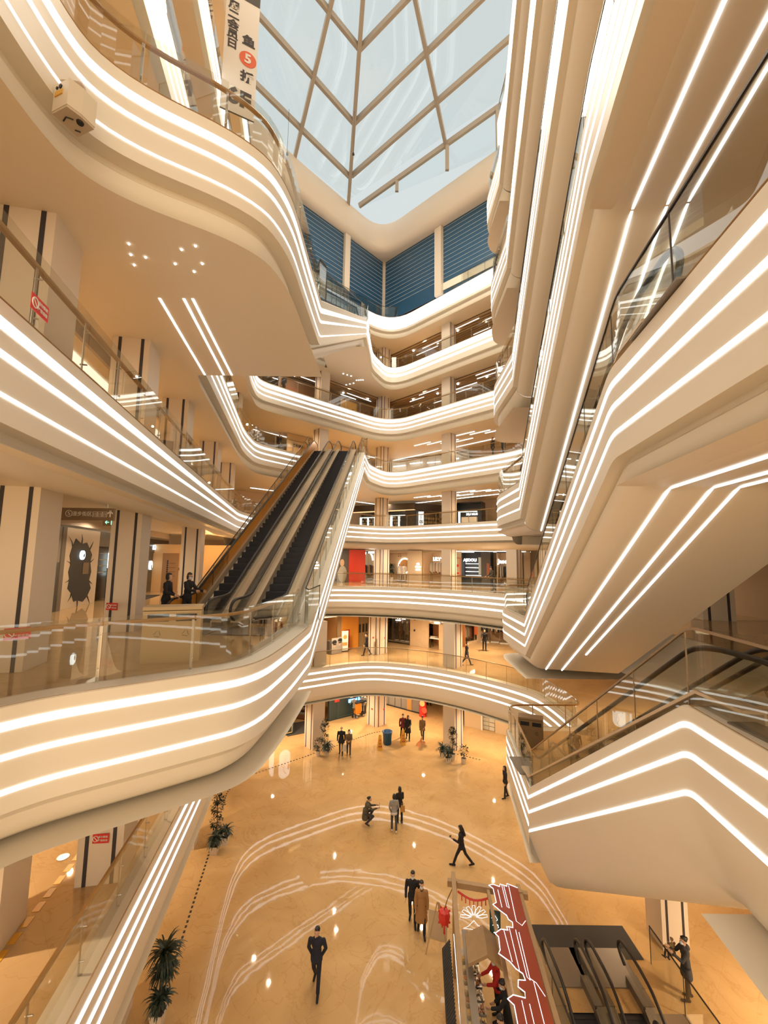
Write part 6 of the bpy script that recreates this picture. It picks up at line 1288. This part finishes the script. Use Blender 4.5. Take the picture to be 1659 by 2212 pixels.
# red board lying on the frame, outlined in neon
zb = zt + .16
def RBp(u_, v_): a_ = Vector((4.30, 14.1, 0)); b_ = Vector((3.72, 9.0, 0)); d_ = (b_ - a_); L_ = d_.length; d_ /= L_; n_ = Vector((d_.y, -d_.x, 0)); n_ = n_ if n_.x < 0 else -n_; p = a_ + d_ * u_ + n_ * v_; return Vector((p.x, p.y, zb - .20 + .0 * v_ + .28 * v_)) - SB + Vector((0, 0, .2))
edge = [(0, 0), (0, .32), (.12, .34), (.14, .55), (.26, .58), (.27, .78), (.38, .92), (.44, .80), (.95, .78), (1.08, .90), (1.2, .72), (1.28, .55), (1.4, .52), (1.44, .42), (1.62, .44), (1.68, .62), (1.78, .6), (1.84, .8), (2.05, .98), (2.12, .9), (2.5, .92), (2.62, .98), (2.72, .72), (2.85, .6), (2.9, .45), (3.05, .42), (3.12, .6), (3.3, .64), (3.36, .5), (3.5, .52), (3.55, .8), (3.7, .95), (3.78, .82), (5.0, .82), (5.0, 0)]
MB().poly3([RBp(a_, b_) for a_, b_ in edge][::-1], .03).obj('neon_board', REDP, t)
mb = MB(); up3 = Vector((0, 0, .03)); mb.tube([RBp(a_, b_) + up3 for a_, b_ in edge], .011, 6)
for ln in ([(.16, .5), (.95, .48), (.97, .42), (.16, .44)], [(.06, .28), (1.35, .30), (1.42, .16), (1.2, .02)], [(1.70, .55), (2.85, .52)], [(1.8, .72), (2.7, .66)], [(1.66, .38), (2.95, .36), (3.0, .30), (1.7, .30)], [(.42, .66), (1.05, .64)], [(2.95, .30), (3.0, .16), (3.25, .02)], [(3.0, .22), (4.9, .20)], [(3.6, .62), (5, .6)], [(3.6, .45), (5, .43)]): mb.tube([RBp(a_, b_) + up3 for a_, b_ in ln], .008, 6)
mb.obj('neon_tube', NEON, t)
gp = [(2.62, 13.9, -11.25), (3.13, 13.75, -10.88), (3.66, 13.65, -11.25), (2.53, 12.95, -11.25), (3.04, 12.8, -10.88), (3.57, 12.7, -11.25)]
MB().add([S_(*q) for q in gp] + [S_(x, y, zz - .09) for x, y, zz in gp], [(0, 3, 4, 1), (1, 4, 5, 2), (7, 10, 9, 6), (8, 11, 10, 7), (0, 1, 7, 6), (1, 2, 8, 7), (3, 9, 10, 4), (4, 10, 11, 5), (0, 6, 9, 3), (2, 5, 11, 8)]).obj('gable_roof', TIM, t)
# transparent sheet with a flower line drawing, dark board with zigzag lines
mb = MB(); rr = random.Random(5); cz = -11.0
def fl(a_, r): return S_(2.95 + r * math.cos(a_), 14.05 + .1, cz + r * .8 * math.sin(a_))
for i in range(7):
    a_ = PI * (.05 + i / 6.6); mb.tube([fl(a_ + d, r) for d, r in ((0, .08), (-.22, .26), (-.1, .42), (.1, .42), (.22, .26), (0, .08))], .004, 5)
mb.tube([fl(-PI * .5 + d, r) for d, r in ((0, .1), (-.5, .35), (-.7, .5), (-.2, .42), (.3, .5), (.7, .45), (.4, .3), (0, .1))], .004, 5); mb.obj('flower_line', NEON, t)
MB().box(S_(3.50, 13.75, -11.05), (.32, .05, 1.1), -.25).obj('dark_board', GREEN, t); mb = MB()
for i in range(4): mb.tube([S_(3.38 + .03 * i, 13.70, -10.65 - .2 * i + dz) + Vector((dx, -.01, 0)) for dx, dz in ((0, 0), (.1, .08), (.18, -.05), (.08, -.12), (.2, -.2))], .007, 5)
mb.obj('zigzag_line', NEON, t)
mb = MB(); P_ = [S_(2.5 + .95 * i / 8, 14.4 - .23 * i / 8, -10.45 - .16 * math.sin(PI * i / 8)) for i in range(9)]; mb.tube(P_, .03, 6)
for p in P_[1:-1]: mb.box(p - Vector((0, 0, .1)), (.03, .02, .16))
mb.obj('red_garland', RED, t)
# counter, shelf and cooker
MB().add([S_(x, y, zz) for zz in (g, -12.05) for x, y in ((2.52, 14.4), (3.05, 14.35), (2.62, 9.2), (2.10, 9.2))], [(3, 2, 1, 0), (4, 5, 6, 7), (0, 1, 5, 4), (1, 2, 6, 5), (2, 3, 7, 6), (3, 0, 4, 7)]).obj('counter', mat('counter_cream', (.50, .42, .30), .3), t)
MB().add([S_(x, y, zz) for zz in (-11.62, -11.58) for x, y in ((2.62, 14.45), (2.82, 14.43), (2.36, 9.2), (2.16, 9.2))], [(3, 2, 1, 0), (4, 5, 6, 7), (0, 1, 5, 4), (1, 2, 6, 5), (2, 3, 7, 6), (3, 0, 4, 7)]).obj('sneeze_shelf', mat('shelf_grey', (.24, .185, .13), .35), t)
for yy in (13.6, 11.6, 9.8): MB().bar(S_(2.64 - (13.6 - yy) * .09, yy, -12.05), S_(2.64 - (13.6 - yy) * .09, yy, -11.6), .02).obj('shelf_post', STEEL, t)
FOODC = [(.62, .36, .10), (.66, .46, .2), (.5, .2, .05), (.7, .5, .26), (.42, .16, .05)]
for i in range(9):
    yy = 14.0 - i * .36; xx = 2.90 - (14.0 - yy) * .088; o = MB().box((0, 0, .03), (.26, .29, .05)).obj('food_tray', mat('tray_steel', (.45, .40, .33), .3, .8)); o.location = (xx, yy, -12.05); tag(o, 'metal tray of snacks on the stall counter, shopper side, tray %d from the far end' % (i + 1), 'tray', 'snack trays on the stall counter')
    mb = MB(); rr = random.Random(i)
    for j in range(14): mb.ball((rr.uniform(-.10, .10), rr.uniform(-.12, .12), .075 + .02 * rr.random()), (.028, .035, .022), 7, 5)
    c_ = FOODC[i % 5]; f_ = mb.obj('snacks', pm(c_, .5, .5 if i > 5 else None), None); f_.location = o.location; tag(f_, 'heap of small snacks in a tray on the stall counter', 'snacks', 'snacks on the stall counter', 'stuff')
for i in range(9):
    yy = 13.9 - i * .3; xx = 2.58 - (13.9 - yy) * .088; o = MB().lathe((0, 0, 0), [(0, 0), (.06, 0), (.075, .11), (.06, .13), (0, .13)], 10).obj('snack_jar', mat('jar_glass', (.45, .36, .22), .15)); o.location = (xx, yy, -12.05); MB().lathe((0, 0, .13), [(0, 0), (.06, 0), (.06, .03), (0, .03)], 10).obj('lid', pm(FOODC[i % 5], .4), o); tag(o, 'small jar in the row along the outer side of the stall counter', 'jar', 'jars on the stall counter')
t2 = thing('heated_cabinet', 'small lit food warmer at the near end of the stall counter', 'food warmer', (2.35, 10.45, -12.05)); mb = MB()
for x in (-.2, .2):
    for y in (-.35, .35): mb.bar((x, y, 0), (x, y, .5), .03)
mb.obj('frame', DARKM, t2); MB().box((0, 0, .5), (.46, .76, .05)).obj('top', DARKM, t2); MB().box((0, 0, .03), (.4, .7, .04)).obj('lit_plate', emis('warmer_glow', (1, .55, .22), 1.6), t2)
for i, (x, y, l) in enumerate(((2.70, 10.9, 'white bowl on the stall counter beside the stall women'), (2.64, 10.4, 'white bowl with a red rim at the near end of the counter'), (2.76, 11.6, 'black bowl on the stall counter'))):
    o = MB().lathe((0, 0, 0), [(0, 0), (.05, 0), (.1, .07), (.09, .07), (.04, .015), (0, .015)], 16).obj('bowl', [WHITE, pm((.6, .12, .06)), BLACK][i], smooth=True); o.location = (x, y, -12.05); tag(o, l, 'bowl')
person('stall worker in a red jacket and mask serving behind the food counter', (3.42, 13.3, g), 100, 1.60, (3, -3), (3, 3), (30, 40), (60, 50), (8, 8), (14, 10), 6, nod=20, top='red', legs='black', hair='bob', mask=True, female=True, vox=.013)
PAT = mat('white_speckled_black', (.02, .018, .02), .8)
nt_ = PAT.node_tree; vo = nt_.nodes.new('ShaderNodeTexVoronoi'); vo.inputs['Scale'].default_value = 26; rpv = nt_.nodes.new('ShaderNodeValToRGB'); rpv.color_ramp.elements[0].position = .22; rpv.color_ramp.elements[0].color = (.6, .56, .5, 1); rpv.color_ramp.elements[1].position = .27; rpv.color_ramp.elements[1].color = (.012, .011, .014, 1); nt_.links.new(vo.outputs['Distance'], rpv.inputs[0]); nt_.links.new(rpv.outputs[0], nt_.nodes['Principled BSDF'].inputs['Base Color'])
gg = nt_.nodes.new('ShaderNodeNewGeometry'); nt_.links.new(gg.outputs['Position'], vo.inputs['Vector']); CLO['speckled'] = PAT
person('woman in black with a speckled scarf reaching over the food counter', (3.52, 12.6, g), 85, 1.62, (3, -3), (3, 3), (46, 20), (44, 50), (6, 8), (6, 10), 12, nod=26, top='black', legs='black', hair='bun', mask=True, female=True, coat=.5, collar='speckled', vox=.013)
person('woman in a black and white speckled coat bending towards the stall counter', (3.28, 11.75, g), 90, 1.62, (3, -3), (3, 3), (50, 50), (30, 30), (8, 8), (6, 6), 16, nod=26, top='speckled', legs='black', hair='short', female=True, coat=.5, vox=.013)
person('woman in a speckled black dress under the red board of the stall', (3.85, 12.0, g), 140, 1.6, (3, -3), (3, 3), (10, 10), (20, 20), (8, 8), (6, 6), 4, nod=20, top='speckled', legs='black', hair='bob', mask=True, female=True, coat=.55, vox=.013)
# lantern and easel
t = thing('red_lantern', 'red paper lantern hanging at the corner of the food stall', 'lantern', (2.12, 14.75, -11.45)); MB().lathe((0, 0, 0), [(.05, -.2), (.16, -.16), (.19, 0), (.16, .16), (.05, .2)], 8).obj('body', RED, t); MB().tube([(0, 0, -.2), (0, 0, -.5)], [.02, .035], 6).obj('tassel', RED, t); MB().tube([(0, 0, .2), (.1, -.1, .6), (.3, -.2, 1.1)], .012, 5).obj('hook', DARKM, t)
mb = MB()
for i in range(6): a_ = i * PI / 3; mb.box((.17 * math.cos(a_), .17 * math.sin(a_), .17), (.05, .03, .05), a_); mb.box((.17 * math.cos(a_), .17 * math.sin(a_), -.17), (.05, .03, .05), a_)
mb.obj('corner_tip', RED, t)
t = thing('easel', 'light wooden tripod easel with a board beside the food stall', 'easel', (1.98, 15.25, g), -.3); mb = MB()
for a_, b_ in (((-.38, -.15, 0), (-.03, .06, 1.5)), ((.38, -.15, 0), (.03, .06, 1.5)), ((0, .5, 0), (0, .08, 1.5))): MB().bar(a_, b_, .035, .03).obj('leg', mat('pale_wood', (.52, .36, .18), .5), t)
MB().box((0, -.02, .85), (.62, .03, .8), M=Matrix.Rotation(-.13, 3, 'X')).obj('board', mat('easel_board', (.50, .38, .24), .6), t); MB().box((0, -.08, .48), (.66, .06, .03)).obj('ledge', MATS['pale_wood'], t)
t = thing('display_easel', 'small display stand with a white sheet near the green kiosk', 'easel', (-8.0, 29.3, g), .6); MB().box((0, 0, .9), (.6, .04, .45), M=Matrix.Rotation(-.5, 3, 'X')).obj('board', WHITE, t)
for a_, b_ in (((-.3, -.2, 0), (-.25, 0, .9)), ((.3, -.2, 0), (.25, 0, .9)), ((0, .4, 0), (0, .1, .95))): MB().bar(a_, b_, .03, .03).obj('leg', DARKM, t)
